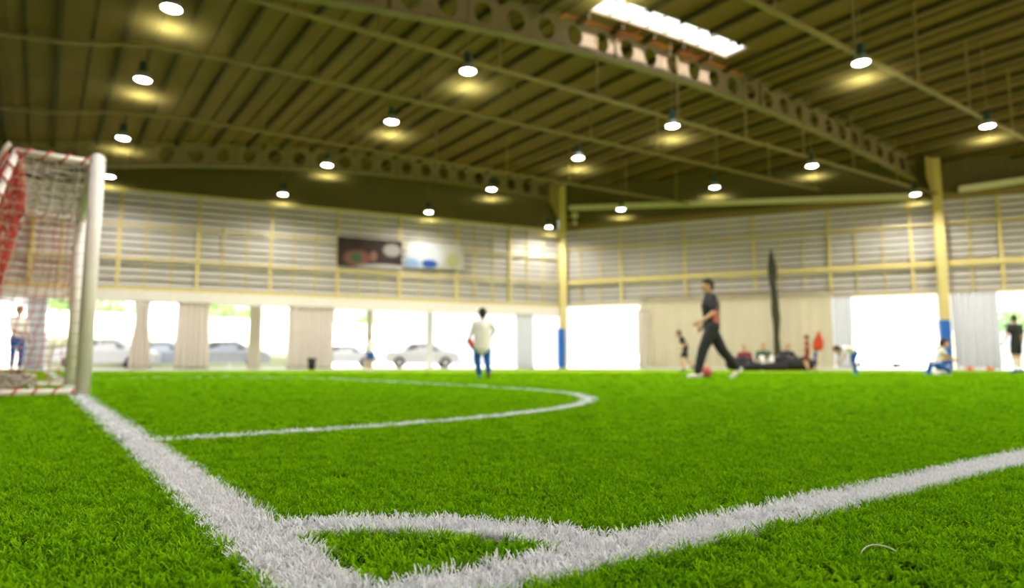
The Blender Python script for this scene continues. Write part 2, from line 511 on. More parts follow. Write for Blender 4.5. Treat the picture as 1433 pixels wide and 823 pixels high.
bmesh.ops.solidify(bm, geom=bm.faces[:], thickness=-.05)
ceiling = struct('ceiling', bm, M['roof'])
k = 0
v = -2.6
pur_mesh = {}
while v < 43:
    # a purlin ends at the far wall or at the right wall
    ue = u_far(v) if v < 22.9 else 27.3 - (v - 22.9) / .597
    if ue > -9:
        segs = [(-10, ue)]
        if SKV0 < v < SKV1: segs = [(-10, SKU0 - .05), (SKU1 + .05, ue)]
        for a, b in segs:
            bm = new()
            beam(bm, W(a, v, zc(v) - .11), W(b, v, zc(v) - .11), .10, .2)
            obj('purlin', bm, M['purlin'], ceiling)
            v2 = v + .64
            ue2 = u_far(v2) if v2 < 22.9 else 27.3 - (v2 - 22.9) / .597
            if not (SKV0 - .1 < v2 < SKV1 + .1) and ue2 > -9 and (a, b) == segs[0]:
                bm = new(); beam(bm, W(-10, v2, zc(v2) - .05), W(ue2, v2, zc(v2) - .05), .05, .09); obj('purlin', bm, M['purlin'], ceiling)
    v += 1.28
# corrugated look: raised ribs of the roof sheets joined into one part
bm = new()
u = -9.4
while u < 32:
    prev = None
    vmax = min(v_right(u), 44)
    n_ = 26
    for j in range(n_):
        v0 = -3 + (vmax + 3) * j / n_; v1 = -3 + (vmax + 3) * (j + 1) / n_
        if u > u_far(v1) or (SKU0 - .2 < u < SKU1 + .2 and v1 > SKV0 - .2 and v0 < SKV1 + .2): continue
        beam(bm, W(u, v0, zc(v0) - .02), W(u, v1, zc(v1) - .02), .16, .035)
    u += .8
rb = obj('sheet_rib', bm, M['roof'], ceiling); rb['kind'] = 'stuff'

# skylight: frame, bars and panes
sk = thing('skylight', 'long white glazed roof skylight of slanting panes above the near truss', 'skylight', W(0, 0, 0))
bm = new()
nv = 8
for uu in (SKU0, SKU1):
    for j in range(nv):
        v0 = SKV0 + (SKV1 - SKV0) * j / nv; v1 = SKV0 + (SKV1 - SKV0) * (j + 1) / nv
        beam(bm, W(uu, v0, zc(v0)), W(uu, v1, zc(v1)), .07, .12)
for vv in (SKV0, SKV1): beam(bm, W(SKU0, vv, zc(vv)), W(SKU1, vv, zc(vv)), .07, .12)
obj('frame', bm, M['truss'], sk)
for j in range(nv):
    v0 = SKV0 + (SKV1 - SKV0) * j / nv + .03; v1 = SKV0 + (SKV1 - SKV0) * (j + 1) / nv - .03
    bm = new(); dv = .0
    q = [W(SKU0 + .04, v0, zc(v0) + .02), W(SKU1 - .04, v0, zc(v0) + .02), W(SKU1 - .04, v1, zc(v1) + .02), W(SKU0 + .04, v1, zc(v1) + .02)]
    bm.faces.new([bm.verts.new(p) for p in q])
    bmesh.ops.solidify(bm, geom=bm.faces[:], thickness=.012)
    obj('pane', bm, M['pane'], sk)
    if j:
        bm = new(); vv = SKV0 + (SKV1 - SKV0) * j / nv
        beam(bm, W(SKU0, vv, zc(vv)), W(SKU1, vv, zc(vv)), .04, .06); obj('glazing_bar', bm, M['truss'], sk)

# ------------------------------------------------------------------ roof trusses: cellular beams with round holes
def truss(u0, v0, v1, label):
    t = thing('roof_truss', label, 'roof beam', W(u0, v0, zc(v0) - 1))
    inv = Vector(t.location)
    bay = .98; n_ = int((v1 - v0) / bay); bay = (v1 - v0) / n_
    th = .03
    bm = new()
    def P(s_, h, d): return W(u0 + d, s_, zc(s_) - 1.0 + h) - inv
    for i in range(n_):
        a = v0 + bay * i; c = a + bay / 2
        K = 16
        # square ring matched to circle
        sq = []; ci = []
        for k_ in range(K):
            an = 2 * PI * (k_ + .5) / K
            cx, sy = math.cos(an), math.sin(an)
            m_ = max(abs(cx), abs(sy))
            sq.append((c + cx / m_ * bay / 2, .47 + sy / m_ * .45)); ci.append((c + cx * .27, .47 + sy * .29))
        R_ = []
        for d in (-th / 2, th / 2):
            R_.append(([bm.verts.new(P(s_, h, d)) for s_, h in sq], [bm.verts.new(P(s_, h, d)) for s_, h in ci]))
        for q, (A, B) in enumerate(R_):
            for k_ in range(K):
                k2 = (k_ + 1) % K
                bm.faces.new((A[k_], A[k2], B[k2], B[k_]))
        for k_ in range(K):
            k2 = (k_ + 1) % K
            bm.faces.new((R_[0][1][k_], R_[0][1][k2], R_[1][1][k2], R_[1][1][k_]))
    obj('web', bm, M['truss'], t)
    for nm, h, m in (('bottom_flange', .02, 'truss'), ('top_flange', .93, 'salmon')):
        bm = new()
        for i in range(n_):
            a = v0 + bay * i
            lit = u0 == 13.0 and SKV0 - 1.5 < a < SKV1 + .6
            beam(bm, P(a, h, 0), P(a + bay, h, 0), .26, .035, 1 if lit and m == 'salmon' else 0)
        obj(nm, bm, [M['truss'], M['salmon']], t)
    # stiffeners
    for i in range(2, n_, 7):
        bm = new(); a = v0 + bay * i
        beam(bm, P(a, .03, 0), P(a, .92, 0), .05, .2, upref=U); obj('stiffener', bm, M['truss'], t)
    # V braces from truss to purlins
    for i in range(1, n_, 3):
        a = v0 + bay * i
        bm = new()
        for d in (-.95, .95):
            if d < 0 and SKV0 - .3 < a < SKV1 + .3: d = -.36
            tube(bm, [P(a, .62, 0), W(u0 + d, a, zc(a) - .06) - inv], .022, 6)
            tube(bm, [P(a, .62, 0), W(u0 + d, a + .7, zc(a + .7) - .06) - inv], .022, 6)
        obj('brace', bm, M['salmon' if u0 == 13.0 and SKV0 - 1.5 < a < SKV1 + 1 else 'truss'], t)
    return t
truss(13.0, -3, 31.7, 'long pale roof truss with round holes crossing the hall beside the skylight')
truss(27.3, -3, 22.9, 'far dark roof truss with round holes ending at the corner column')
truss(-1.5, -3, 36, 'roof truss with round holes overhead behind the camera')

# ------------------------------------------------------------------ ceiling net
bm = new()
q = [W(-10, -3, 6.82), W(33, -3, 6.82), W(33, 34, 6.82), W(-10, 45, 6.82)]
bm.faces.new([bm.verts.new(p) for p in q])
clip_hall(bm, -.05)
o = obj('ceiling_net', bm, M['net_film'])
tag(o, 'very fine pale safety net stretched flat under the whole row of lamps', 'net', kind='stuff')

# ------------------------------------------------------------------ lamps, rails, hanger rods
lamp_px = [  # (pixel x, pixel y, label)
 (240, 10, 'white disc lamp topmost at the left'), (200, 110, 'high bay lamp second from the top in the leftmost row'),
 (172, 192, 'high bay lamp just above the goal crossbar height in the leftmost row'), (153, 246, 'farthest high bay lamp of the leftmost row beside the goal post'),
 (655, 98, 'large lamp hanging below the holed truss, nearest of the second row'), (548, 169, 'lamp second nearest in the row left of centre'),
 (458, 230, 'third lamp of the row left of centre, in front of the far truss'), (396, 271, 'farthest lamp of the row left of centre, at the top of the slatted wall'),
 (1205, 86, 'large lamp alone at the upper right'), (941, 175, 'lamp hanging right below the skylight end of the truss'),
 (809, 220, 'lamp in the middle of the ceiling over the corner column'), (688, 264, 'lamp in front of the far truss, left of the corner column'),
 (600, 296, 'farthest lamp of the central row, above the banners'), (1382, 175, 'lamp nearest the right edge of the picture'),
 (1136, 231, 'lamp between skylight truss and right wall'), (1000, 261, 'lamp over the walking man in front of the right wall'),
 (869, 292, 'small lamp in front of the pale eave beam'), (768, 317, 'smallest lamp beside the yellow corner column'),
 (1281, 271, 'lamp just left of the right column head')]
lamps = [(atz(x, y, 7.26), l_) for x, y, l_ in lamp_px]
off = [(9.2, 1.7), (4.2, 1.7), (-3, 1.7), (8.0, 8.0), (3.0, 8.0), (-4, 8.0), (2.4, 15.2), (-4, 15.2), (2.0, 22.6), (-5, 22.6), (7.0, 29.3), (1.0, 30.0)]
offl = ['over the goal at left', 'over the touch line end left of the camera', 'behind the camera at the left wall', 'over the near corner of the pitch', 'straight above the camera', 'behind the camera',
        'to the right of the camera', 'behind the camera to the right', 'over the right part of the touch line', 'at the rear of the hall on the right', 'by the right wall beyond the picture edge', 'far to the right at the rear']
lamps += [(W(u, v, 7.26), 'high bay lamp outside the picture, ' + l_) for (u, v), l_ in zip(off, offl)]
def make_lamp(loc, label, top):
    t = thing('high_bay_lamp', label, 'lamp', loc, group='high bay lamps under the roof')
    bm = new(); lathe(bm, [(.0, .42), (.08, .42), (.095, .38), (.095, .2), (.11, .18), (.11, .14), (0, .14)], 20); obj('ballast_housing', bm, M['lamp_house'], t, True)
    bm = new(); lathe(bm, [(.09, .15), (.12, .13), (.16, .05), (.19, -.03), (.20, -.04), (.192, -.045), (.18, -.03), (.15, .05), (.11, .12), (.09, .13)], 28); obj('reflector', bm, M['reflector'], t, True)
    bm = new(); lathe(bm, [(.18, -.032), (.14, -.052), (.07, -.062), (0, -.065)], 24)
    obj('lens', bm, M['lens'], t, True)
    ld = bpy.data.lights.new('lamp_light', 'SPOT'); ld.energy = LAMP_WATT; ld.spot_size = R(172); ld.spot_blend = .6
    ld.shadow_soft_size = .04; ld.color = (1.0, .975, .93)
    lo = bpy.data.objects.new('lamp_light', ld); COL.objects.link(lo); lo.parent = t; lo.location = (0, 0, -.115)
    bm = new(); tube(bm, [(0, 0, .41), (0, 0, .5), (.03, 0, .54), (0, 0, .58), (-.02, 0, .55)], .012, 6); obj('hook', bm, M['rod'], t)
    bm = new(); tube(bm, [(0, 0, .55), (0, 0, top)], .012, 6); obj('hanger_rod', bm, M['rod'], t)
    return t
first = None
def vof(p): return p.dot(V)
for i, (p, l_) in enumerate(lamps):
    if l_ is None: l_ = 'high bay lamp of the ceiling grid overhead outside the picture'
    else: l_ = l_ + ', glowing white' if len(l_.split()) < 15 else l_
    if first is None: first = make_lamp(p, l_, 1.0)
    else:
        o = dup(first, l_, p)
    t = first if i == 0 else o
    # rod reaches the roof
    want = zc(vof(p)) - .03 - p.z
    rodc = [c for c in t.children if c.name.startswith('hanger_rod')][0]
    rodc.location = (0, 0, .55 * (1 - (want - .55) / .45)); rodc.scale = (1, 1, (want - .55) / .45)
# cable rails along v, over every lamp column, each hung on thin rods
rails = [(13.0, .042, 7.62, -2, 32, 'first cable rail beyond the holed near truss'), (17.15, .075, 8.12, -2, 28.4, 'second cable rail across the ceiling beyond the near truss'),
         (22.4, .085, 8.15, -2, 25.8, 'third cable rail across the ceiling before the far truss'), (7.4, .012, 7.62, -2, 34, 'cable rail at the upper right nearest the camera')]
for u0, sk_, z0, va, vb, lab in rails:
    t = thing('cable_rail', lab, 'rail', W(u0, va, z0))
    inv = Vector(t.location)
    def ur(v): return u0 + .2 - sk_ * (v - 8)
    def zr(v): return min(z0, zc(v) - .25)
    bm = new(); n_ = 16
    for j in range(n_):
        a = va + (vb - va) * j / n_; b = va + (vb - va) * (j + 1) / n_
        beam(bm, W(ur(a), a, zr(a)) - inv, W(ur(b), b, zr(b)) - inv, .10, .08)
    obj('rail', bm, M['rod'], t)
    v = va + 1.4
    while v < vb:
        bm = new(); tube(bm, [W(ur(v), v, zr(v)) - inv, W(ur(v), v, zc(v) - .03) - inv], .035, 6); obj('hanger_rod', bm, M['rod'], t)
        v += 3.2

# ------------------------------------------------------------------ walls
ZB, ZT = 3.38, 7.42     # slatted band
def zc_at(p): return zc(vof(p))
def wall_top(name, p0, d, nrm, L, zlo, m='olive_clad'):
    bm = new(); n_ = 40
    prev = None
    for i in range(n_ + 1):
        p = p0 + d * (L * i / n_)
        a, b = bm.verts.new((p.x, p.y, zlo)), bm.verts.new((p.x, p.y, zc_at(p) + .04))
        if prev: bm.faces.new((prev[0], a, b, prev[1]))
        prev = (a, b)
    bmesh.ops.recalc_face_normals(bm, faces=bm.faces[:])
    bmesh.ops.solidify(bm, geom=bm.faces[:], thickness=.06)
    # vertical cladding ribs
    n2 = int(L / .55)
    for i in range(1, n2):
        p = p0 + d * (L * i / n2) + nrm * .05
        beam(bm, (p.x, p.y, zlo + .02), (p.x, p.y, zc_at(p) - .05), .07, .05, upref=nrm)
    return struct(name, bm, M[m])
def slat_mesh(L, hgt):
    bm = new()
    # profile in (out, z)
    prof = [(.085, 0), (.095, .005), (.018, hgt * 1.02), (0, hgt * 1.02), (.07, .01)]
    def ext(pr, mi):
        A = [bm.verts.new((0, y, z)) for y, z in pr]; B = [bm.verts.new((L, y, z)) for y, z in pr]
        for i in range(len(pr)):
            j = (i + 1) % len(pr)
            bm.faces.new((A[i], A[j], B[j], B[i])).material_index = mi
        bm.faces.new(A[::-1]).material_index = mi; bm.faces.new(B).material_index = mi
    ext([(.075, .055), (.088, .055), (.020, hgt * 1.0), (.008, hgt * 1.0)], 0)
    ext([(.02, -.012), (.10, -.012), (.10, .012), (.088, .054), (.075, .054), (.07, .014), (.02, .01)], 1)  # bottom lip, coloured dark as painted shade under each board
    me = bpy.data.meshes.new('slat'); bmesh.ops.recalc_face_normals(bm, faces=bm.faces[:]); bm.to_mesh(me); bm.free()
    me.materials.append(M['slat']); me.materials.append(M['slat_shade_lip'])
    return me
def slatted(wall, p0, d, nrm, L, bay, sub, rows, rails_z, posts_wide):
    n_ = int(math.ceil(L / bay - 1e-6)); hgt = (ZT - ZB) / rows
    sm = slat_mesh(bay - .02, hgt)
    ang = math.atan2(d.y, d.x)
    # local y of the slat must be nrm
    flip = Vector((-d.y, d.x, 0)).dot(nrm) < 0
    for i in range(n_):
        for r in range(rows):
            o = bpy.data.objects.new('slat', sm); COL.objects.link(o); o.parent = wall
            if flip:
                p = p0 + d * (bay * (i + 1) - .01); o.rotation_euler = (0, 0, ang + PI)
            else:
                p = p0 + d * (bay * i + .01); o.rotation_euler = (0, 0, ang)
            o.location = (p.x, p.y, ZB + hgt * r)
    for i in range(n_ * sub + 1):
        p = p0 + d * (bay / sub * i) + nrm * .15
        wide = (i % sub == 0)
        bm = new(); beam(bm, (p.x, p.y, ZB - .05), (p.x, p.y, ZT + .02), .13 if wide else .06, .12 if wide else .07, upref=nrm)
        obj('mullion', bm, M['yellow_steel'], wall)
    for z, h in rails_z:
        bm = new(); a = p0 + nrm * .24; b = p0 + d * L + nrm * .24
        beam(bm, (a.x, a.y, z), (b.x, b.y, z), .07, h); obj('rail', bm, M['yellow_steel'], wall)
LF = 26.35
wf = wall_top('wall_far', C1 + LW * .25, LW, LN, LF, ZT)
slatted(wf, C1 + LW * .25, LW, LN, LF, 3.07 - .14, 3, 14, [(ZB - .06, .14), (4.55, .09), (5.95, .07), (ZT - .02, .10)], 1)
bm = new(); a = C1 + LW * .3 + LN * .1; b = C1 + LW * LF + LN * .1
beam(bm, (a.x, a.y, 3.02), (b.x, b.y, 3.02), .35, .5); obj('header_beam', bm, M['white_steel'], wf)
LRW = 34.0
wr = wall_top('wall_right', C1, RW, RN, LRW, ZT + .25)
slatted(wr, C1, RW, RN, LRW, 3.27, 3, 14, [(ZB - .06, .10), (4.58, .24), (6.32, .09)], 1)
bm = new(); a = C1 + RN * .12; b = C1 + RW * LRW + RN * .12
beam(bm, (a.x, a.y, ZT + .12), (b.x, b.y, ZT + .12), .3, .28); obj('header_beam', bm, M['olive_steel'], wr)
# pale eave gutter beam below the roof on the right wall, in two runs either side of the column
for s0, s1 in ((.6, 16.6), (18.2, 30)):
    bm = new()
    for j in range(8):
        q0 = C1 + RW * (s0 + (s1 - s0) * j / 8) + RN * .45; q1 = C1 + RW * (s0 + (s1 - s0) * (j + 1) / 8) + RN * .45
        def ze(p):
            q_ = (p - C1).dot(RW); return 8.62 - .062 * q_ if q_ < 17.5 else 7.72 + .07 * (q_ - 18.2)
        beam(bm, (q0.x, q0.y, max(ze(q0), 7.45)), (q1.x, q1.y, max(ze(q1), 7.45)), .22, .24)
    obj('eave_duct', bm, M['white_steel'], wr)
# closed walls outside the frame
def solid_wall(name, a, b, m='olive_clad'):
    bm = new(); n_ = 20; prev = None
    for i in range(n_ + 1):
        p = a.lerp(b, i / n_)
        x, y = bm.verts.new((p.x, p.y, 0)), bm.verts.new((p.x, p.y, zc_at(p) + .04))
        if prev: bm.faces.new((prev[0], x, y, prev[1]))
        prev = (x, y)
    bmesh.ops.solidify(bm, geom=bm.faces[:], thickness=.08)
    return struct(name, bm, M[m])
solid_wall('wall_left', W(-10, -3), W(u_far(-3), -3), 'olive_clad')
solid_wall('wall_rear', W(-10, -3), W(-10, v_right(-10)), 'tarp')

# ------------------------------------------------------------------ columns
def column(base, d, nrm, label, top, side):
    t = thing('steel_column', label, 'column', base)
    bm = new()
    wd = .38
    for s_ in (-1, 1): quadbox(bm, nrm * (s_ * wd / 2), nrm * (s_ * wd / 2) + Vector((0, 0, top)), d, nrm, .36, .05)
    quadbox(bm, Vector((0, 0, 0)), Vector((0, 0, top)), d, nrm, .05, wd)
    obj('shaft', bm, M['yellow_steel'], t)
    bm = new(); quadbox(bm, Vector((0, 0, 0)), Vector((0, 0, .03)), d, nrm, .7, .7); obj('base_plate', bm, M['yellow_steel'], t)
    for z in (4.6, top - 1.0, top - .2):
        bm = new(); quadbox(bm, Vector((0, 0, z)), Vector((0, 0, z + .04)), d, nrm, .35, wd - .05); obj('stiffener', bm, M['yellow_steel'], t)
    bm = new()
    # haunch bracket towards the truss
    a = bm.verts.new(-V * .2 + Vector((0, 0, top - 2.0))); b = bm.verts.new(-V * .9 + Vector((0, 0, top - .95))); c = bm.verts.new(-V * .9 + Vector((0, 0, top))); e = bm.verts.new(-V * .2 + Vector((0, 0, top)))
    bm.faces.new((a, b, c, e)); bmesh.ops.solidify(bm, geom=bm.faces[:], thickness=.06)
    obj('haunch', bm, M['yellow_steel'], t)
    # blue padding round the foot
    bm = new()
    tp = [Vector((x, y)) for x, y in ((-.26, -.30), (.26, -.30), (.30, -.26), (.30, .26), (.26, .30), (-.26, .30), (-.30, .26), (-.30, -.26))]
    off_ = side
    lo = [bm.verts.new(d * p.x * .6 + nrm * p.y * 1.05 + off_ + Vector((0, 0, .04))) for p in tp]
    hi = [bm.verts.new(d * p.x * .6 + nrm * p.y * 1.05 + off_ + Vector((0, 0, 2.1))) for p in tp]
    bm.faces.new(lo[::-1]); bm.faces.new(hi)
    for i in range(8): bm.faces.new((lo[i], lo[(i + 1) % 8], hi[(i + 1) % 8], hi[i]))
    obj('crash_pad', bm, M['blue_pad'], t)
    return t
n1 = (RN + LN).normalized()
pc1 = C1 + n1 * .35
column(pc1, Vector((n1.y, -n1.x, 0)), n1, 'yellow steel column with blue pad in the far corner of the hall', zc_at(pc1) - .1, Vector((-.12, -.05, 0)))
pc2 = C2 + RN * .3
column(pc2, RW, RN, 'yellow steel column with blue pad against the right wall', zc_at(pc2) - .1, Vector((-.08, -.05, 0)))
# two small round devices at the corner column head
for z, r_ in ((8.15, .17), (7.75, .12)):
    p = pc1 + Vector((.65, -.35, 0)); p.z = z
    t = thing('round_speaker', 'larger round grey horn speaker beside the corner column head' if r_ > .15 else 'smaller round grey horn speaker under the larger one at the corner column', 'speaker', p)
    bm = new(); lathe(bm, [(0, -.1), (r_ * .5, -.1), (r_, .0), (r_ * .92, .02), (r_ * .4, -.05), (0, -.05)], 20)
    bmesh.ops.rotate(bm, verts=bm.verts[:], cent=(0, 0, 0), matrix=Matrix.Rotation(PI / 2, 3, 'X')); obj('horn', bm, M['white_paint'], t, True)
    bm = new(); ball(bm, (0, -.01, 0), r_ * .3); obj('driver', bm, M['black'], t, True)
    bm = new(); beam(bm, (0, .05, 0), (-.45, .3, 0), .03, .04); obj('bracket', bm, M['yellow_steel'], t)

# ------------------------------------------------------------------ point on walls from a pixel
def on_plane(x, y, p, nrm):
    d = ray(x, y); return O + d * ((p - O).dot(nrm) / d.dot(nrm))
def onL(x, y, out=0.0): return on_plane(x, y, C1 + LN * out, LN)
def onR(x, y, out=0.0): return on_plane(x, y, C1 + RN * out, RN)

# banners on the far wall
def banner(name, label, px0, px1, pt, pb, m, out=.33):
    A = onL(px0, pt, out); B = onL(px1, pt, out); zt = A.z
    zb = onL(px0, pb, out).z
    t = thing(name, label, 'banner', (A.x, A.y, zb))
    d = (B - A); d.z = 0
    bm = new(); n_ = 12
    g_ = []
    for i in range(n_ + 1):
        p = d * (i / n_) + LN * (.02 * math.sin(i * 1.9))
        g_.append((bm.verts.new(p), bm.verts.new(p + Vector((0, 0, zt - zb)))))
    for a, b in zip(g_, g_[1:]): bm.faces.new((a[0], b[0], b[1], a[1]))
    bmesh.ops.solidify(bm, geom=bm.faces[:], thickness=.01)
    uv = bm.loops.layers.uv.new('uv'); L = d.length
    for f in bm.faces:
        for lp in f.loops: lp[uv].uv = (lp.vert.co.dot(d) / L / L, lp.vert.co.z / (zt - zb))
    obj('sheet', bm, m, t)
    for s_ in (.02, .98):
        bm = new(); tube(bm, [d * s_ + Vector((0, 0, zt - zb)), d * s_ - LN * .1 + Vector((0, 0, zt - zb + .12))], .012, 5); obj('tie', bm, M['cord_grey'], t)
def banner_mat(name, base, blobs):
    m = bpy.data.materials.new(name); m.use_nodes = True
    n = m.node_tree.nodes; l = m.node_tree.links; b = n['Principled BSDF']; b.inputs['Roughness'].default_value = .6
    uvn = n.new('ShaderNodeUVMap'); uvn.uv_map = 'uv'
    cur = None
    for (cx, cy, rx, ry, col) in blobs:
        mp = n.new('ShaderNodeMapping'); mp.vector_type = 'POINT'
        mp.inputs['Location'].default_value = (-cx / rx, -cy / ry, 0); mp.inputs['Scale'].default_value = (1 / rx, 1 / ry, 1)
        l.new(uvn.outputs[0], mp.inputs[0])
        ln = n.new('ShaderNodeVectorMath'); ln.operation = 'LENGTH'; l.new(mp.outputs[0], ln.inputs[0])
        mr = n.new('ShaderNodeMapRange'); mr.inputs[1].default_value = .75; mr.inputs[2].default_value = 1.1; mr.inputs[3].default_value = 1; mr.inputs[4].default_value = 0
        l.new(ln.outputs['Value'], mr.inputs[0])
        mx = n.new('ShaderNodeMix'); mx.data_type = 'RGBA'; l.new(mr.outputs[0], mx.inputs[0])
        if cur is None: mx.inputs[6].default_value = (*base, 1)
        else: l.new(cur, mx.inputs[6])
        mx.inputs[7].default_value = (*col, 1); cur = mx.outputs[2]
    l.new(cur, b.inputs['Base Color'])
    return m
banner('printed_banner', 'dark brown printed banner with a white right end on the slatted far wall', 473, 563, 331, 372,
       banner_mat('banner_dark', (.045, .022, .015), [(.84, .66, .15, .24, (.42, .37, .34)), (.3, .3, .22, .3, (.30, .10, .07)), (.28, .32, .10, .2, (.08, .14, .07)), (.55, .4, .06, .2, (.35, .16, .12)), (.75, -.02, .5, .18, (.65, .62, .6))]))
banner('printed_banner', 'white printed banner with a bright blue patch on the slatted far wall', 568, 650, 336, 373,
       banner_mat('banner_white', (.62, .58, .50), [(.3, .5, .33, .75, (.75, .77, .80)), (.1, .1, .16, .25, (.35, .5, .75)), (.42, .16, .13, .16, (.02, .10, .45)), (.36, .16, .10, .16, (.02, .10, .45)), (.80, .35, .12, .3, (.50, .50, .22))]))

# ------------------------------------------------------------------ curtains and tarpaulins
def curtain(label, wallpt, px0, px1, ztop, m, out=.35, pleats=7, depth=.09, taper=0.0, name='curtain', waist=None, cat='curtain'):
    A = wallpt(px0, 500, out); B = wallpt(px1, 500, out); A.z = B.z = 0
    t = thing(name, label, cat, ((A + B) / 2))
    d = (B - A); L = d.length; dn = d.normalized(); nn = Vector((dn.y, -dn.x, 0))
    if nn.dot(-A) < 0: nn = -nn
    bm = new(); nx = pleats * 8; nz = 14; g_ = []
    rs = random.Random(int(px0))
    ph = rs.uniform(0, 6)
    for j in range(nz + 1):
        h = j / nz; row = []
        k_ = 1 - taper * h
        if waist: k_ *= 1 - waist * math.exp(-((h - .75) / .35) ** 2)
        for i in range(nx + 1):
            s_ = i / nx - .5
            y = depth * (math.sin(2 * PI * pleats * (s_ + .5) + ph) + .35 * math.sin(5.3 * PI * pleats * s_ + ph * 2 + h * 1.5)) * (.6 + .5 * (1 - h))
            row.append(bm.verts.new(dn * (s_ * L * k_) + nn * y + Vector((0, 0, .03 + (ztop - .03) * h))))
        g_.append(row)
    for j in range(nz):
        for i in range(nx): bm.faces.new((g_[j][i], g_[j][i + 1], g_[j + 1][i + 1], g_[j + 1][i]))
    bmesh.ops.solidify(bm, geom=bm.faces[:], thickness=.006)
    obj('cloth', bm, M[m], t, True)
    bm = new(); tube(bm, [dn * (-L / 2) + Vector((0, 0, ztop + .03)), dn * (L / 2) + Vector((0, 0, ztop + .03))], .02, 6); obj('curtain_pole', bm, M['rod'], t)
    return t
zt = 2.76
curtain('off white curtain seen through the goal net', onL, 32, 62, zt, 'curtain_white', pleats=6)
curtain('narrow tied beige curtain, first right of the goal', onL, 180, 211, zt, 'curtain', pleats=4, waist=.35)
curtain('wider beige curtain, second right of the goal', onL, 243, 293, zt, 'curtain', pleats=6, taper=.08)
curtain('broad beige pleated curtain behind the black bin', onL, 401, 466, zt, 'curtain', pleats=9)
curtain('short white curtain end by the corner column', onL, 722, 746, zt, 'curtain_white', pleats=3)
curtain('broad cream tarpaulin hung left of the dark hanging net', onR, 897, 1090, 3.62, 'tarp', pleats=10, depth=.03, name='tarpaulin', cat='tarpaulin')
curtain('cream tarpaulin hung right of the dark hanging net', onR, 1086, 1168, 3.62, 'tarp', out=.42, pleats=5, depth=.03, name='tarpaulin', cat='tarpaulin')
curtain('small white tarpaulin flap hung over the left end of the cream tarpaulin', onR, 893, 912, 2.9, 'curtain', out=.55, pleats=2, depth=.03, name='tarpaulin', cat='tarpaulin')
curtain('thin white curtain between cream tarpaulin and right doorway', onR, 1169, 1196, 3.3, 'curtain_white', pleats=3)
curtain('wide white curtain right of the blue padded column', onR, 1336, 1402, 3.3, 'curtain_white', pleats=8)
# dark gathered divider net hanging from the rail
p = onR(1088, 500, .9); p.z = 0
t = thing('divider_net', 'tall dark bundled divider net hanging in front of the cream tarpaulins', 'net', p)
bm = new()
pp = []; rr = []
for i in range(25):
    h = i / 24
    pp.append(Vector((.03 * math.sin(h * 5) - .06 * h, .03 * math.sin(h * 9), .02 + 5.5 * h))); rr.append((.13 + .03 * math.sin(h * 17)) * min(1, (1 - h) * 6) ** .6 * (.75 + .35 * h) + .02)
tube(bm, pp, rr, 14); obj('bundle', bm, M['dark_net'], t, True)
for k_ in range(5):
    bm = new(); a = 2 * PI * k_ / 5
    tube(bm, [Vector((p_.x + (r_ * 1.0) * math.cos(a + p_.z), p_.y + r_ * math.sin(a + p_.z), p_.z)) for p_, r_ in zip(pp, rr)], .025, 6); obj('rope_fold', bm, M['dark_net'], t, True)

# ------------------------------------------------------------------ goal
gp = atz(115, 553); gpu, gpv = gp.dot(U), gp.dot(V)
goal = thing('football_goal', 'white small football goal with red netting on the goal line at left', 'goal', W(gpu, gpv))
GW, GH, TD, BD = 2.7, 2.0, .56, 1.05
def G(a, b, z): return U * a - V * b + Vector((0, 0, z))      # a along the line, b behind it
PR = .057
for nm, a0 in (('post', 0), ('post', GW)):
    bm = new(); tube(bm, [G(a0, 0, -.010), G(a0, 0, GH + .03)], PR, 16); obj(nm, bm, M['white_paint'], goal, True)
bm = new(); tube(bm, [G(-.04, 0, GH), G(GW + .04, 0, GH)], PR, 16); obj('crossbar', bm, M['white_paint'], goal, True)
def lacing(path, r, n_, seg=5):
    pts_ = []
    a, b = path; d = (b - a); L = d.length; dn = d.normalized()
    s_ = dn.cross(Vector((.3, .2, 1))).normalized(); t_ = s_.cross(dn)
    for i in range(n_ * 10 + 1):
        q = i / (n_ * 10); an = 2 * PI * n_ * q
        pts_.append(a + d * q + (s_ * math.cos(an) + t_ * math.sin(an)) * r)
    bm = new(); tube(bm, pts_, .008, seg); return bm
for a0 in (0, GW):
    bars = [('top_side_bar', G(a0, .03, GH - .02), G(a0, TD, GH - .02)), ('sloping_rail', G(a0, TD, GH - .02), G(a0, BD, .04)), ('ground_bar', G(a0, 0, .03), G(a0, BD, .03))]
    for nm, a, b in bars:
        bm = new(); tube(bm, [a, b], .026, 10); o = obj(nm, bm, M['white_paint'], goal, True)
        obj('net_lacing', lacing((a, b), .034, max(4, int((b - a).length / .12))), M['cord_red'], o, True)
for nm, z, b_ in (('rear_top_bar', GH - .02, TD), ('rear_ground_bar', .03, BD)):
    bm = new(); tube(bm, [G(0, b_, z), G(GW, b_, z)], .026, 10); o = obj(nm, bm, M['white_paint'], goal, True)
    obj('net_lacing', lacing((G(0, b_, z), G(GW, b_, z)), .034, 20), M['cord_red'], o, True)
def net_panel(P, na, nb, r, sag=.04, seed=1, step=1):
    """P(s, t) -> point"""
    bm = new(); rs = random.Random(seed)
    cache = {}
    def Q(i, j):
        if (i, j) not in cache:
            e = math.sin(PI * i / na) * math.sin(PI * j / nb)
            cache[i, j] = P(i / na, j / nb) + Vector((rs.uniform(-1, 1), rs.uniform(-1, 1), rs.uniform(-1, .3))) * sag * .35 - Vector((0, 0, sag * e)) + V * (sag * e)
        return cache[i, j]
    for i in range(na + 1): tube(bm, [Q(i, j) for j in range(nb + 1)], r, 3, cap=False)
    for j in range(nb + 1): tube(bm, [Q(i, j) for i in range(na + 1)], r, 3, cap=False)
    return bm
mesh_r = .0058
def netpart(bm, m): o = obj('net', bm, M[m], goal); o['kind'] = 'stuff'
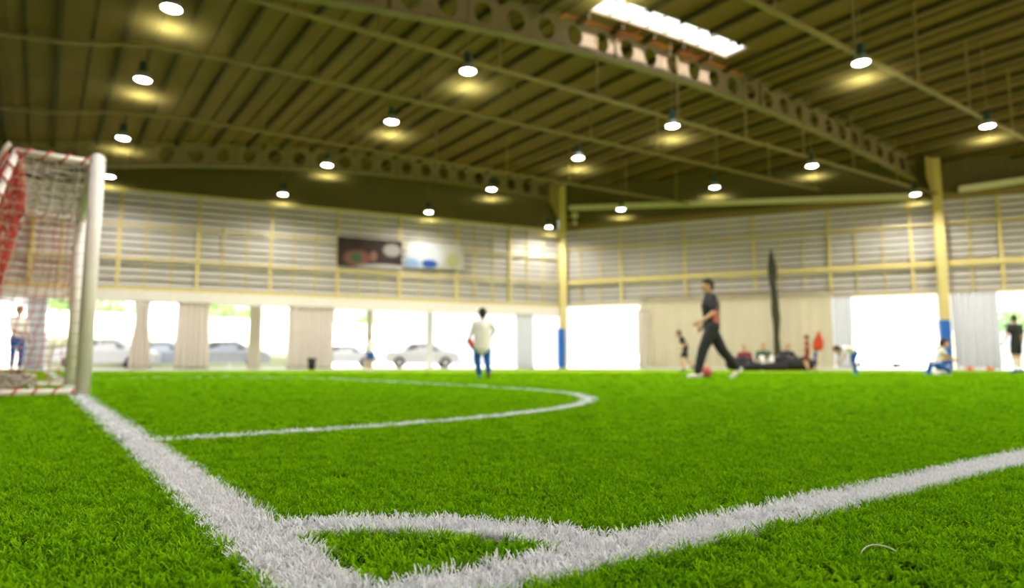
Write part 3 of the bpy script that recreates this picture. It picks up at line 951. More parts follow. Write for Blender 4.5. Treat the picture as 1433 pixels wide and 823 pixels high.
netpart(net_panel(lambda s_, t_: G(GW * s_, TD + (BD - TD) * t_, (GH - .03) * (1 - t_) + .04 * t_), 30, 22, mesh_r, .10, 1), 'cord_red')
netpart(net_panel(lambda s_, t_: G(GW * s_, TD * t_, GH), 30, 6, mesh_r, .08, 2), 'cord_grey')
def sidep(a0):
    def f(s_, t_):
        z = (GH - .02) * (1 - t_) + .03 * t_
        b = TD + (BD - TD) * t_
        return G(a0, b * s_, z)
    return f
netpart(net_panel(sidep(0), 4, 20, mesh_r * .6, .05, 3), 'cord_grey')
netpart(net_panel(sidep(GW), 9, 22, mesh_r, .05, 4), 'cord_red')
# heavy gathered folds of spare netting along the sloping rail
for k_ in range(9):
    bm = new(); rs = random.Random(50 + k_); a0 = .05 + .10 * k_
    pts_ = []
    for i in range(26):
        t_ = i / 25
        pts_.append(G(a0 + .05 * math.sin(6 * t_ + k_), TD + (BD - TD) * t_ + .05 + .03 * math.sin(9 * t_ + 2 * k_) + .1 * math.sin(PI * t_), GH * (1 - t_) + .05) + Vector((rs.uniform(-1, 1), rs.uniform(-1, 1), 0)) * .012)
    tube(bm, pts_, [.016 + .010 * rs.random() for _ in pts_], 6)
    obj('net_fold', bm, M['cord_red' if k_ % 3 else 'cord_grey'], goal, True)
# loose pile of netting on the ground behind
bm = new(); rs = random.Random(9)
for k_ in range(34):
    c = G(.25 + rs.uniform(0, .9), BD - .25 + rs.uniform(-.35, .2), .05)
    a = rs.uniform(0, 6); rr_ = rs.uniform(.08, .2)
    tube(bm, [c + Vector((rr_ * math.cos(a + q), rr_ * .8 * math.sin(a + q), .06 * (1 + math.sin(2 * q + k_)))) for q in [i * .7 for i in range(9)]], .011, 5)
obj('net_pile', bm, M['cord_grey'], goal, True)['kind'] = 'stuff'

# ------------------------------------------------------------------ people
def cap(bm, p0, p1, a0, a1, lat=None, seg=12):
    """tapered limb with rounded ends; a = (half width sideways, half depth) or radius"""
    p0 = Vector(p0); p1 = Vector(p1)
    if not isinstance(a0, tuple): a0 = (a0, a0)
    if not isinstance(a1, tuple): a1 = (a1, a1)
    d = p1 - p0
    if d.length < 1e-5: d = Vector((0, 0, 1e-4))
    dn = d.normalized(); lat = Vector(lat or (0, 1, 0))
    lt = lat - dn * lat.dot(dn)
    if lt.length < .1: lt = Vector((1, 0, 0)) - dn * dn.x
    lt.normalize(); dp = dn.cross(lt)
    rings = []
    def ring(c, a): rings.append([bm.verts.new(c + lt * (a[0] * math.cos(t)) + dp * (a[1] * math.sin(t))) for t in [2 * PI * k / seg for k in range(seg)]])
    m0, m1 = min(a0), min(a1)
    for q in (75, 40): ring(p0 - dn * m0 * math.sin(R(q)), (a0[0] * math.cos(R(q)), a0[1] * math.cos(R(q))))
    ring(p0, a0); ring(p1, a1)
    for q in (40, 75): ring(p1 + dn * m1 * math.sin(R(q)), (a1[0] * math.cos(R(q)), a1[1] * math.cos(R(q))))
    for a, b in zip(rings, rings[1:]):
        for k in range(seg): bm.faces.new((a[k], a[(k + 1) % seg], b[(k + 1) % seg], b[k]))
    bm.faces.new(rings[0][::-1]); bm.faces.new(rings[-1])
def fuse(name, bm, m, parent, vox, sm=4):
    o = obj(name, bm, m, parent)
    r = o.modifiers.new('fuse', 'REMESH'); r.mode = 'VOXEL'; r.voxel_size = vox; r.use_smooth_shade = True
    s_ = o.modifiers.new('soften', 'SMOOTH'); s_.iterations = sm; s_.factor = .5
    return o
STAND = dict(pel=(0, 0, .95), wai=(0, 0, 1.10), che=(0, 0, 1.30), nek=(0, 0, 1.47), hed=(.02, 0, 1.63),
             shl=(0, .185, 1.41), shr=(0, -.185, 1.41), ell=(-.02, .24, 1.13), elr=(-.02, -.24, 1.13), wrl=(.04, .26, .89), wrr=(.04, -.26, .89),
             hil=(0, .09, .92), hir=(0, -.09, .92), knl=(.02, .10, .50), knr=(.02, -.10, .50), anl=(0, .10, .09), anr=(0, -.10, .09), look=(1, 0, 0))
def person(label, loc, rz, s_, pose, top, bottom, shoes, hair='hair', trousers=1.0, sleeve=.5, head=1.0, vox=.011, group=None, extra=None, back=None, socks=None, longhair=False, toes=None, loose=1.0):
    J = dict(STAND); J.update(pose); J = {k: Vector(v) for k, v in J.items()}
    t = thing('person', label, 'person', loc, rz, group, s_)
    Y = Vector((0, 1, 0))
    lk = J['look'].normalized()
    hl = Vector((-lk.y, lk.x, 0)); hl = hl.normalized() if hl.length > .1 else Y
    hu = lk.cross(hl); hu = hu if hu.z > 0 else -hu
    body = new()
    lat = (J['hil'] - J['hir']).normalized(); lats = (J['shl'] - J['shr']).normalized()
    cap(body, J['pel'], J['wai'], (.15, .10), (.13, .09), lat)
    cap(body, J['wai'], J['che'], (.13, .09), (.16, .11), lats)
    cap(body, J['che'], J['nek'] - (J['nek'] - J['che']) * .35, (.16, .11), (.12, .075), lats)
    cap(body, J['shl'], J['shr'], .055, .055, (0, 0, 1))
    hc = J['hed']; rot = Matrix((lk, hl, hu)).transposed()
    cap(body, J['nek'] - Vector((0, 0, .04)), hc - hu * .05 * head - lk * .02, .056, .052)
    ball(body, hc, head, .098, .078, .118, 2, rot)
    cap(body, hc + lk * .035 * head - hu * .05 * head, hc + lk * .06 * head - hu * .085 * head, .05 * head, .032 * head, hl)   # jaw
    cap(body, hc + lk * .092 * head + hu * .01 * head, hc + lk * .112 * head - hu * .018 * head, .010 * head, .015 * head)       # nose
    for sg in (-1, 1): cap(body, hc + hl * sg * .078 * head + hu * .012 * head, hc + hl * sg * .082 * head - hu * .018 * head, (.016 * head, .009 * head), (.012 * head, .008 * head), lk)
    for q, sg in (('l', 1), ('r', -1)):
        sh, el, wr_ = J['sh' + q], J['el' + q], J['wr' + q]
        cap(body, sh, el, .050, .038); cap(body, el, wr_, .040, .026)
        fd = (wr_ - el).normalized(); fd2 = (fd + Vector((.15, 0, 0))).normalized()
        side = fd2.cross(Y).normalized() if abs(fd2.dot(Y)) < .9 else Vector((1, 0, 0))
        side = -side if side.dot(lk) > 0 else side      # away from the thumb
        cap(body, wr_ + fd * .01, wr_ + fd2 * .085, (.030, .016), (.038, .014), side)
        inw = fd2.cross(side).normalized() * (-1)
        if inw.dot(J['pel'] - wr_) < 0: inw = -inw
        for fi, (o_, ln) in enumerate(((-.031, .072), (-.010, .082), (.011, .078), (.031, .06))):
            b0 = wr_ + fd2 * .085 + side * o_; b1 = b0 + (fd2 + inw * .15) * (ln * .5); b2 = b1 + (fd2 * .75 + inw * .7) * (ln * .5)
            cap(body, b0, b1, .0085, .008, seg=8); cap(body, b1, b2, .008, .0068, seg=8)
        b0 = wr_ + fd2 * .035 - side * .028; b1 = b0 + (fd2 * .6 - side * .7) * .036; b2 = b1 + (fd2 * .95 - side * .1 + inw * .2) * .03
        cap(body, b0, b1, .011, .0095, seg=8); cap(body, b1, b2, .0095, .008, seg=8)
        hi_, kn, an = J['hi' + q], J['kn' + q], J['an' + q]
        cap(body, hi_, kn, .082, .055); cap(body, kn, kn.lerp(an, .35), .054, .055); cap(body, kn.lerp(an, .35), an, .055, .036)
        td = Vector((toes or {}).get(q, (1, 0, -.25))).normalized()
        cap(body, an - td * .03 - Vector((0, 0, .025)), an + td * .13 - Vector((0, 0, .045)), (.034, .03), (.04, .02), Y)
    fuse('body', body, M['skin'], t, vox, 3)
    # face
    for sg in (-1, 1):
        bm = new(); ball(bm, hc + (lk * .088 + hl * sg * .032 + hu * .008) * head, .012 * head, 1, 1, .7, 2, rot); e = obj('eye', bm, M['eye_white'], t, True)
        bm = new(); ball(bm, hc + (lk * .097 + hl * sg * .032 + hu * .008) * head, .006 * head, 1, 1, 1, 1, rot); obj('pupil', bm, M['black'], e, True)
    bm = new(); ball(bm, hc + (lk * .094 - hu * .055) * head, .02 * head, .4, 1, .3, 2, rot); obj('mouth', bm, M['lip'], t, True)
    # hair
    bm = new()
    ball(bm, hc + (hu * .022 - lk * .018) * head, head, .100, .086, .112, 2, rot)
    ball(bm, hc + (hu * .075 + lk * .012) * head, head, .082, .070, .052, 2, rot)
    ball(bm, hc + (-hu * .03 - lk * .045) * head, head, .062, .070, .075, 2, rot)
    if longhair: cap(bm, hc - lk * .06, hc - lk * .09 - hu * .26, (.07, .04), (.05, .025), hl)
    fuse('hair', bm, M[hair], t, .010, 2)
    # top
    g = .022
    bm = new()
    cap(bm, J['pel'] - (J['wai'] - J['pel']) * .15, J['wai'], (.165, .118 * loose), (.152, .112 * loose), lat)
    cap(bm, J['wai'], J['che'], (.152, .112 * loose), (.18, .128 * loose), lats)
    cap(bm, J['che'], J['nek'] - (J['nek'] - J['che']) * .32, (.178, .128 * loose), (.125, .088 * loose), lats)
    cap(bm, J['shl'], J['shr'], .068, .068, (0, 0, 1))
    for q in 'lr':
        sh, el, wr_ = J['sh' + q], J['el' + q], J['wr' + q]
        if sleeve <= 1: cap(bm, sh, sh.lerp(el, sleeve), .068, .066)
        else: cap(bm, sh, el, .066, .056); cap(bm, el, el.lerp(wr_, sleeve - 1), .056, .042)
    sh_o = fuse('shirt', bm, M[top], t, .013, 3)
    if back:
        bm = new(); a = J['che'].lerp(J['wai'], .2); b = J['pel'].lerp(J['wai'], .1)
        for sg in (1, -1):
            cap(bm, a + Y * sg * .150 - Vector((.03, 0, 0)), b + Y * sg * .142 - Vector((.03, 0, 0)), (.045, .045), (.05, .04), (1, 0, 0))
        fuse('side_panel', bm, M[back], sh_o, .012, 2)
    # bottoms
    bm = new()
    cap(bm, J['pel'] + (J['wai'] - J['pel']) * .1, J['pel'] - (J['wai'] - J['pel']) * .35, (.160, .115 * loose), (.165, .115 * loose), lat)
    for q in 'lr':
        hi_, kn, an = J['hi' + q], J['kn' + q], J['an' + q]
        if trousers <= 1: cap(bm, hi_, hi_.lerp(kn, trousers), .098, .088 if trousers > .6 else .096)
        else:
            cap(bm, hi_, kn, .098 * loose, .074 * loose); cap(bm, kn, kn.lerp(an, trousers - 1), .074 * loose, .056 * loose)
    fuse('trousers' if trousers > 1 else 'shorts', bm, M[bottom], t, .013, 3)
    for q in 'lr':
        kn, an = J['kn' + q], J['an' + q]
        td = Vector((toes or {}).get(q, (1, 0, -.25))).normalized()
        if socks:
            bm = new(); cap(bm, kn.lerp(an, .2), kn.lerp(an, .5), .060, .058); cap(bm, kn.lerp(an, .5), an, .058, .044); fuse('sock', bm, M[socks], t, .012, 2)
        bm = new()
        cap(bm, an - td * .05 - Vector((0, 0, .035)), an + td * .15 - Vector((0, 0, .05)), (.044, .044), (.05, .034), Y)
        sm_ = shoes if isinstance(shoes, str) else shoes[0 if q == 'l' else 1]
        o = fuse('shoe', bm, M[sm_], t, .011, 2)
    return t

# man in black walking left
loc = atz(998, 530); loc.z = 0
man = person('tall man in black top and trousers striding left across the pitch', loc + Vector((.0, 0, 0)), PI, 1.0,
  dict(pel=(.0, 0, .93), wai=(.0, 0, 1.09), che=(.01, 0, 1.29), nek=(.01, 0, 1.47), hed=(.05, 0, 1.63), shl=(.01, .18, 1.40), shr=(.01, -.18, 1.40),
       ell=(.04, .25, 1.13), wrl=(.24, .24, .99), elr=(-.04, -.25, 1.14), wrr=(.08, -.26, .94),
       hil=(0, .09, .90), knl=(.18, .09, .52), anl=(.30, .09, .095), hir=(0, -.09, .90), knr=(-.20, -.09, .50), anr=(-.47, -.09, .17), look=(1, 0, -.08)),
  'black', 'black', 'white_cloth', trousers=1.92, sleeve=.72, loose=1.28, head=1.06, back='pink', vox=.0095, toes={'l': (1, 0, -.05), 'r': (.75, 0, -.6)})
# child in white from behind
loc = atz(675, 531); loc.z = 0
child = person('child in long white shirt and blue trousers seen from behind, orange object in hand', loc, PI / 2 + .15, .665,
  dict(pel=(0, 0, .93), wai=(0, 0, 1.08), hed=(.02, 0, 1.65), ell=(.04, .27, 1.15), wrl=(.16, .34, 1.00), elr=(.02, -.30, 1.24), wrr=(.20, -.27, 1.12),
       knl=(.05, .13, .50), anl=(.0, .07, .09), knr=(-.02, -.11, .50), anr=(-.10, -.15, .14)),
  'white_cloth', 'blue', ('teal', 'maroon'), trousers=1.85, sleeve=.8, head=1.22, loose=1.3, vox=.0095)
# lengthen the child's shirt
bm = new(); cap(bm, (0, 0, 1.36), (0, 0, 1.10), (.20, .15), (.225, .165)); cap(bm, (0, 0, 1.12), (-.01, 0, .76), (.225, .165), (.215, .16)); fuse('shirt_tail', bm, M['white_cloth'], child, .013, 3)
# orange bib in the child's left hand
p = atY(660, 481, child.location.y + .08)
bm = new(); cap(bm, (-.03, 0, .05), (.01, .0, -.04), (.045, .05), (.05, .045)); cap(bm, (.01, 0, -.02), (.05, 0, -.10), .05, .03)
o = fuse('orange_bib', bm, M['orange'], None, .008, 2); o.location = p; tag(o, 'crumpled bright orange bib held by the child in the white shirt', 'bib')

def far(x, yfeet, Y): 
    p = atY(x, yfeet, Y); p.z = 0; return p
person('small child in grey top and blue shorts standing far off by the left openings', far(518, 520, 23.5), -PI / 2, .72, dict(), 'white_cloth', 'blue', 'white_cloth', trousers=.8, head=1.2, vox=.013)
person('boy in black kit leaning forward and running behind the walking man', far(960, 520, 20.5), PI, .76,
  dict(che=(.12, 0, 1.27), nek=(.18, 0, 1.42), hed=(.27, 0, 1.55), shl=(.14, .17, 1.37), shr=(.14, -.17, 1.37), ell=(.05, .24, 1.12), wrl=(.20, .22, .98), elr=(-.02, -.24, 1.16), wrr=(-.05, -.22, .92),
       knl=(.22, .09, .55), anl=(.10, .09, .12), knr=(-.08, -.1, .52), anr=(-.36, -.1, .25)), 'black', 'black', 'black', trousers=.7, head=1.15, vox=.013)
SIT = dict(pel=(0, 0, .13), wai=(-.02, 0, .29), che=(.02, 0, .48), nek=(.05, 0, .64), hed=(.09, 0, .80), shl=(.03, .18, .58), shr=(.03, -.18, .58),
           ell=(.16, .25, .36), elr=(.16, -.25, .36), wrl=(.34, .12, .40), wrr=(.34, -.12, .40), hil=(0, .09, .11), hir=(0, -.09, .11),
           knl=(.38, .16, .42), knr=(.38, -.16, .42), anl=(.50, .10, .09), anr=(.50, -.10, .09))
person('seated person in brown top, leftmost of those sitting by the cream tarpaulin', far(1043, 518, 26.5), -PI / 2 - .5, 1.12, SIT, 'maroon', 'black', 'black', 'hair_blond', trousers=1.85, sleeve=1.7, vox=.014)
person('seated person in dark green top and white trousers among the bags', far(1069, 518, 25.8), -PI / 2 - .1, 1.18, SIT, 'green_cloth', 'white_cloth', 'white_cloth', 'hair_blond', trousers=1.85, sleeve=1.2, vox=.014)
person('seated person in dark top behind the biggest dark bag', far(1102, 518, 27.6), -PI / 2, 1.22, SIT, 'black', 'black', 'black', 'hair_blond', trousers=1.85, sleeve=1.7, vox=.014)
redc = person('child in dark red kit carrying a tall red flag', far(1131, 519, 23.5), PI - .4, .72,
  dict(ell=(.12, .26, 1.18), wrl=(-.08, .36, 1.15), elr=(.1, -.25, 1.16), wrr=(.2, -.2, 1.0), knl=(.15, .1, .52), anl=(.02, .1, .1)), 'maroon', 'maroon', 'navy', trousers=.85, head=1.2, vox=.013, socks='skin')
p = far(1143, 519, 23.4)
t = thing('corner_flag', 'bright red cloth flag on a thin stick beside the child in dark red', 'flag', p)
bm = new(); tube(bm, [(-.02, 0, .02), (.16, 0, 1.42)], .012, 6); obj('stick', bm, M['rod'], t)
bm = new(); fl = []
for i in range(7):
    h = i / 6; z = .72 + .68 * h
    wd = .15 * math.sin(PI * min(1, .25 + h * .75)) + .03
    fl.append([bm.verts.new((.10 * (z - .0) - wd + 2 * wd * j / 6, .04 * math.sin(j * 1.5 + i), z)) for j in range(7)])
for i in range(6):
    for j in range(6): bm.faces.new((fl[i][j], fl[i][j + 1], fl[i + 1][j + 1], fl[i + 1][j]))
bmesh.ops.solidify(bm, geom=bm.faces[:], thickness=.01); obj('flag_cloth', bm, M['orange'], t, True)
p = far(1142, 519, 22.6)
t = person('small child in blue standing close beside the red flag', p, PI, .44, dict(), 'blue', 'navy', 'maroon', trousers=.9, head=1.4, vox=.018)
# boy bending forward
BEND = dict(pel=(0, 0, .86), wai=(.16, 0, .98), che=(.36, 0, 1.02), nek=(.52, 0, 1.02), hed=(.66, 0, .96), look=(.8, 0, -.6), shl=(.46, .17, 1.0), shr=(.46, -.17, 1.0),
            ell=(.46, .22, .72), elr=(.46, -.22, .72), wrl=(.56, .16, .52), wrr=(.56, -.16, .52), hil=(0, .09, .84), hir=(0, -.09, .84), knl=(.10, .1, .48), knr=(.02, -.1, .46), anl=(-.02, .1, .09), anr=(-.06, -.1, .09))
person('child in white shirt and blue shorts bending far forward by the right doorway', far(1197, 523, 16.0), PI, .62, BEND, 'white_cloth', 'blue', 'teal', trousers=.95, head=1.35, vox=.012, socks='blue')
# pair near the right column
KNEEL = dict(pel=(0, 0, .36), wai=(.03, 0, .52), che=(.10, 0, .70), nek=(.16, 0, .85), hed=(.24, 0, 1.0), shl=(.12, .17, .79), shr=(.12, -.17, .79), ell=(.26, .2, .6), elr=(.26, -.2, .6), wrl=(.42, .14, .5), wrr=(.42, -.14, .5),
             hil=(0, .09, .34), hir=(0, -.09, .34), knl=(.34, .12, .40), knr=(.30, -.10, .12), anl=(.26, .12, .09), anr=(-.10, -.10, .09))
person('crouching child in white shirt and blue shorts in front of the right column', far(1312, 524, 15.2), -.35, .72, KNEEL, 'white_cloth', 'blue', 'white_cloth', trousers=.95, head=1.3, vox=.012, socks='white_cloth')
person('child in yellow bib sitting on the turf just right of the crouching child', far(1323, 524, 15.8), PI - .3, .70, {**SIT, 'hed': (.12, 0, .82)}, 'yellow_cloth', 'blue', 'blue', trousers=.95, head=1.3, vox=.012, socks='blue')
person('man in black shirt and shorts with white leggings at the right edge', far(1425, 521, 20.0), PI / 2 + .2, .99,
  dict(ell=(.0, .29, 1.15), wrl=(.12, .30, .93)), 'black', 'black', 'blue', trousers=.75, sleeve=.7, vox=.012, socks='white_cloth')
person('person outside beyond the right doorway in dark green clothes', far(1251, 516, 44), -PI / 2, .95, dict(), 'green_cloth', 'navy', 'black', trousers=.9, vox=.016)
person('person in white top and blue trousers standing behind the goal net', far(21, 519, 17.0), -.3, 1.0, dict(elr=(.1, -.25, 1.15), wrr=(.25, -.2, 1.05)), 'white_cloth', 'blue', 'black', 'hair_blond', trousers=1.7, sleeve=1.2, vox=.012)

# ------------------------------------------------------------------ balls, bags, bin, markers
def football(label, p, r_, m):
    t = thing('football', label, 'ball', p)
    bm = new(); ball(bm, (0, 0, r_), r_, sub=3); obj('cover', bm, m, t, True)
    bm = new()
    for k_ in range(5):
        a = 2 * PI * k_ / 5
        ball(bm, (r_ * .93 * math.cos(a) * math.cos(.3 * (-1) ** k_), r_ * .93 * math.sin(a) * math.cos(.3), r_ + r_ * .93 * math.sin(.3 * (-1) ** k_)), r_ * .16, sub=1)
    obj('patch', bm, M['white_cloth'], t, True)['kind'] = 'stuff'
football('pinkish red football on the turf between the feet of the walking man', atz(989, 529) , .11, M['pink'])
def bag(label, x, Y, L, h, m='black_bag', rz=0.0):
    p = far(x, 518, Y); t = thing('sports_bag', label, 'bag', p, rz)
    bm = new(); cap(bm, (-L / 2 + h * .3, 0, h * .48), (L / 2 - h * .3, 0, h * .48), (h * .55, h * .48), (h * .5, h * .46)); ball(bm, (L * .1, 0, h * .7), h * .4); ball(bm, (-L * .2, .05, h * .55), h * .45)
    fuse('sack', bm, M[m], t, .02, 2)
    for sg in (-1, 1):
        bm = new(); tube(bm, [(sg * L * .2 - .12, -h * .4, h * .6), (sg * L * .2 - .08, -h * .5, h * .98), (sg * L * .2 + .08, -h * .5, h * .98), (sg * L * .2 + .12, -h * .4, h * .6)], .015, 6); obj('handle', bm, M['black'], t, True)
    bm = new(); beam(bm, (-L * .35, 0, h * .96), (L * .35, 0, h * .96), .02, .02); obj('zip', bm, M['hub'], t)
bag('dark sports bag at the left end of the heap, behind the walking man\'s rear foot', 1036, 25.6, .95, .52)
bag('low black sports bag between the two left seated people', 1055, 24.6, .8, .30, rz=.2)
bag('big black sports bag in the middle of the heap', 1092, 26.6, 1.1, .60)
bag('long dark bag at the right end of the heap beside the child in red', 1120, 25.8, 1.0, .5, rz=-.2)
bag('flat black bag lying in front of the big black bag', 1084, 24.2, .9, .3, rz=.1)
# bin
p = onL(436, 518, 1.3); p.z = 0
t = thing('litter_bin', 'small black open bin in front of the broad beige curtain', 'bin', p)
bm = new(); lathe(bm, [(0, 0), (.13, 0), (.18, .48), (.165, .48), (.12, .03), (0, .03)], 20); obj('bucket', bm, M['black'], t, True)
bm = new(); lathe(bm, [(.175, .46), (.20, .46), (.20, .50), (.175, .50)], 20); obj('rim', bm, M['black'], t, True)
# low marker cones along the wide white curtain
for i, (x, c_, lb) in enumerate(((1345, 'white_cloth', 'low white marker cone, leftmost under the wide white curtain'), (1358, 'orange', 'low orange marker cone left of the middle under the wide white curtain'), (1372, 'white_cloth', 'low white marker cone between two orange ones under the wide curtain'), (1386, 'orange', 'low orange marker cone, rightmost under the wide white curtain'))):
    p = onR(x, 519, 1.1); p.z = 0
    bm = new(); lathe(bm, [(.14, 0), (.15, .01), (.07, .13), (.035, .13), (.035, .125), (.13, 0)], 18)
    o = obj('marker_cone', bm, M[c_], smooth=True); o.location = p; tag(o, lb, 'cone', 'marker cones under the wide white curtain')

# ------------------------------------------------------------------ outdoors
bm = new()
gout = [Vector((-90, 10, -.03)), Vector((100, 10, -.03)), Vector((100, 120, -.03)), Vector((-90, 120, -.03))]
g2 = [bm.verts.new(p) for p in gout]; bm.faces.new(g2)
for p, nrm in ((C1, None),): pass
struct('ground_outside', bm, M['paving'])
def outwall(name, label, a, b, z, m, capm='stucco'):
    t = thing(name, label, 'wall', a); d = b - a
    bm = new(); beam(bm, Vector((0, 0, z / 2)), d + Vector((0, 0, z / 2)), .25, z); obj('render_coat', bm, M[m], t)
    bm = new(); beam(bm, Vector((0, 0, z + .05)), d + Vector((0, 0, z + .05)), .4, .1); obj('coping', bm, M[capm], t)
    n_ = int(d.length / 4)
    for i in range(n_ + 1):
        q = d * (i / n_); bm = new(); box(bm, q + Vector((0, 0, z / 2 + .05)), .35, .35, z + .1); obj('pier', bm, M[capm], t)
LWo = LW
outwall('boundary_wall', 'long pale boundary wall outside beyond the left openings', far(-60, 515, 34) , far(560, 515, 52), 3.1, 'stucco')
outwall('painted_wall', 'low pale green painted wall outside in front of the boundary wall', far(60, 515, 34.5), far(420, 515, 44), 2.1, 'stucco_green')
outwall('painted_wall', 'low pale green wall outside beyond the right doorway', far(1195, 515, 50), far(1390, 515, 46), 2.4, 'stucco_green')
# covered walkway outside the far wall: posts
for x, lb in ((355, 'beige outdoor post just left of the broad curtain'), (516, 'outdoor post behind the small far child'), (601, 'pale outdoor post left of the child in white'), (742, 'white outdoor post near the corner column')):
    p = far(x, 515, 36 if x > 500 else 31.5)
    bm = new(); box(bm, (0, 0, 1.7), .32 if x > 400 else .5, .32, 3.4); box(bm, (0, 0, .1), .45, .45, .2); box(bm, (0, 0, 3.35), .5, .5, .1)
    o = obj('walkway_post', bm, M['tarp' if x < 560 else 'stucco']); o.location = p; tag(o, lb, 'post')
def car(label, x, Y, rz, m, s_=1.0):
    t = thing('car', label, 'car', far(x, 515, Y), rz, scale=s_)
    bm = new()
    prof = [(-2.15, .45, .78), (-2.2, .75, .80), (-2.05, .98, .78), (-1.2, 1.05, .72), (-.7, 1.42, .60), (.5, 1.48, .60), (1.25, 1.08, .72), (2.0, .92, .78), (2.2, .70, .80), (2.18, .42, .78)]
    lo = .30
    n_ = len(prof)
    secs = []
    for x_, z, hw in prof:
        zb = .88 if z > .9 else min(z - .05, .6)
        secs.append([bm.verts.new((x_, -.86, lo)), bm.verts.new((x_, -.88, zb)), bm.verts.new((x_, -hw, z)), bm.verts.new((x_, hw, z)), bm.verts.new((x_, .88, zb)), bm.verts.new((x_, .86, lo))])
    for a, b in zip(secs, secs[1:]):
        for k_ in range(6): bm.faces.new((a[k_], a[(k_ + 1) % 6], b[(k_ + 1) % 6], b[k_]))
    bm.faces.new(secs[0][::-1]); bm.faces.new(secs[-1])
    obj('body', bm, m, t)
    for sg in (-1, 1):
        for (xa, xb, xc, xd) in ((-1.05, -.25, -.25, -.62), (-.15, 1.0, .45, -.15)):
            bm = new()
            bm.faces.new([bm.verts.new((q, sg * yy, zz)) for q, yy, zz in ((xa, .815, 1.0), (xb, .815, 1.0), (xc, .65, 1.38), (xd, .65, 1.38))])
            bmesh.ops.solidify(bm, geom=bm.faces[:], thickness=.03); obj('side_window', bm, M['car_glass'], t)
    for nm, q in (('windscreen', ((1.18, 1.10), (.58, 1.46))), ('rear_window', ((-1.14, 1.09), (-.76, 1.40)))):
        bm = new(); (xa, za), (xb, zb) = q
        bm.faces.new([bm.verts.new(v_) for v_ in ((xa, -.66, za + .01), (xa, .66, za + .01), (xb, .56, zb + .01), (xb, -.56, zb + .01))])
        bmesh.ops.solidify(bm, geom=bm.faces[:], thickness=.03); obj(nm, bm, M['car_glass'], t)
    for sx in (-1.35, 1.35):
        for sg in (-1, 1):
            bm = new(); tube(bm, [(sx, sg * .70, .33), (sx, sg * .92, .33)], .33, 20); wh = obj('wheel', bm, M['tyre'], t)
            bm = new(); tube(bm, [(sx, sg * .9, .33), (sx, sg * .935, .33)], .2, 14); obj('hub_cap', bm, M['hub'], wh)
    for sx, nm in ((2.16, 'headlight'), (-2.17, 'tail_light')):
        for sg in (-1, 1):
            bm = new(); box(bm, (sx, sg * .62, .74), .1, .3, .14); obj(nm, bm, M['eye_white' if sx > 0 else 'maroon'], t)
car('white car parked outside, right beside the goal post opening', 150, 33.0, .25, M['car_white'])
car('silver grey car outside between the two nearer curtains', 226, 36.5, .2, M['car_grey'])
car('blue grey car parked outside left of the broad curtain', 316, 35.5, .35, M['car_grey'])
car('white car parked outside, left of the small far child', 480, 44, .3, M['car_white'])
car('white car parked outside left of the child in white', 590, 40, .2, M['car_white'])
car('white car parked outside the right doorway', 1232, 41.0, PI - .1, M['car_white'])
car('white car outside through the opening right of the corner column', 852, 50, PI - .1, M['car_white'])
def tree(label, x, Y, hgt, cr, name='tree'):
    t = thing(name, label, 'tree', far(x, 515, Y))
    rs = random.Random(int(x * 3))
    bm = new(); tube(bm, [(0, 0, 0), (.05, 0, hgt * .35), (-.05, .05, hgt * .7)], [.16, .12, .06], 8)
    for k_ in range(4):
        a = k_ * 1.6; tube(bm, [(0, 0, hgt * .4), (cr * .5 * math.cos(a), cr * .5 * math.sin(a), hgt * .7)], [.07, .03], 6)
    obj('trunk', bm, M['bark'], t, True)
    bm = new()
    for i in range(900):
        a = rs.uniform(0, 2 * PI); c_ = rs.uniform(-1, 1); q = cr * rs.uniform(.4, 1.0) * (1 + .2 * math.sin(3 * a + 5 * c_))
        p = Vector((q * math.cos(a) * math.sqrt(1 - c_ * c_), q * math.sin(a) * math.sqrt(1 - c_ * c_), hgt * .72 + q * .75 * c_))
        x_ = Vector((rs.uniform(-1, 1), rs.uniform(-1, 1), rs.uniform(-1, 1))).normalized(); y_ = x_.orthogonal().normalized()
        l_ = .17 * cr / 2
        bm.faces.new([bm.verts.new(p + v_) for v_ in (x_ * l_, y_ * l_ * .5, -x_ * l_, -y_ * l_ * .5)])
    o = obj('foliage', bm, M['leaf'], t); o['kind'] = 'stuff'
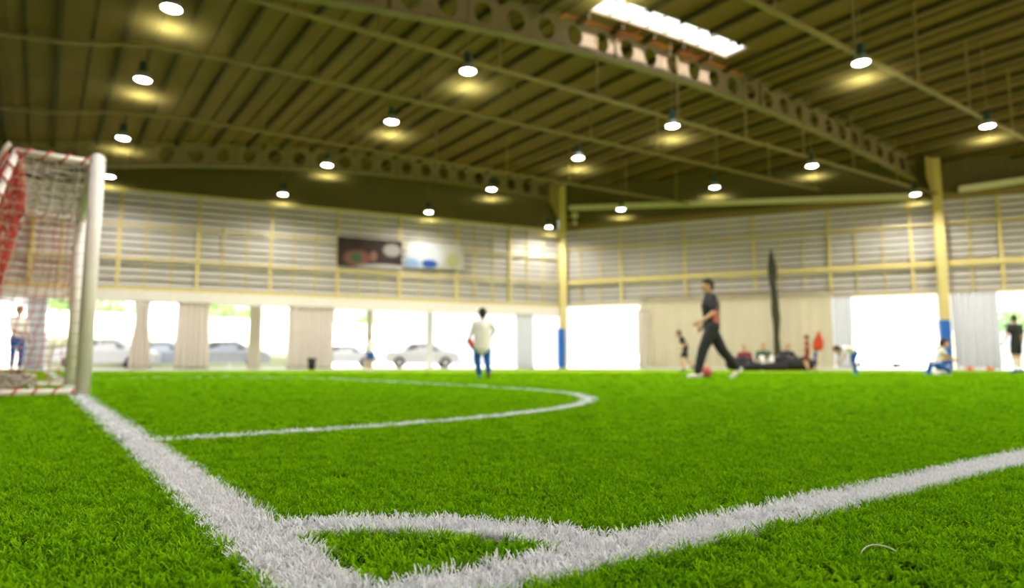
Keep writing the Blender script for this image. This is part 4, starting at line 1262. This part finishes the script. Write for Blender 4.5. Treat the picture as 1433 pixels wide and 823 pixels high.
tree('green tree behind the boundary wall, nearest the goal post', 140, 47, 4.8, 2.0)
tree('green tree behind the wall between goal post and first curtain', 178, 53, 5.2, 1.6)
tree('green tree outside just right of the second curtain', 300, 50, 5.4, 1.8)
tree('green tree outside left of the grey post', 345, 66, 6.4, 2.0)
tree('small tree outside behind the small far child', 508, 56, 4.8, 1.3)
tree('green tree glimpsed at the far right edge', 1424, 42, 4.0, 1.3)
tree('green tree seen through the goal', 82, 41, 4.8, 1.6)
def house(label, x, Y, wd, hgt, rows, cols, m='stucco'):
    t = thing('building', label, 'building', far(x, 515, Y), .3)
    bm = new(); box(bm, (0, 3, hgt / 2), wd, 6, hgt); obj('wall', bm, M[m], t)
    bm = new(); box(bm, (0, 3, hgt + .15), wd + .5, 6.5, .3); obj('roof', bm, M['truss'], t)
    for r in range(rows):
        for c_ in range(cols):
            bm = new(); cx = -wd / 2 + wd * (c_ + .5) / cols; cz = hgt * (r + .5) / rows
            box(bm, (cx, -.03, cz), wd / cols * .55, .1, hgt / rows * .5); f = obj('window', bm, M['white_paint'], t)
            bm = new(); box(bm, (cx, -.07, cz), wd / cols * .45, .06, hgt / rows * .4); obj('pane', bm, M['window_glass'], f)
house('pale building with grey blue windows between the first two curtains', 228, 56, 6, 6.2, 2, 3)
house('pale building with small windows left of the broad curtain', 398, 76, 5.5, 7, 3, 3)
p = far(1251, 515, 47)
t = thing('garden_shed', 'small white box shed outside beyond the right doorway', 'shed', p)
bm = new(); box(bm, (0, 0, 1.3), 2.2, 1.6, 2.6); obj('wall', bm, M['stucco'], t)
bm = new(); box(bm, (0, 0, 2.66), 2.5, 1.9, .12); obj('roof', bm, M['white_paint'], t)
bm = new(); box(bm, (.2, -.83, 1.0), .8, .06, 2.0); obj('door', bm, M['white_paint'], t)
p = far(1279, 515, 36)
bm = new(); box(bm, (0, 0, 1.7), .35, .35, 3.4); box(bm, (0, 0, .1), .5, .5, .2)
o = obj('walkway_post', bm, M['stucco']); o.location = p; tag(o, 'white outdoor post in the right doorway left of the blue pad', 'post')
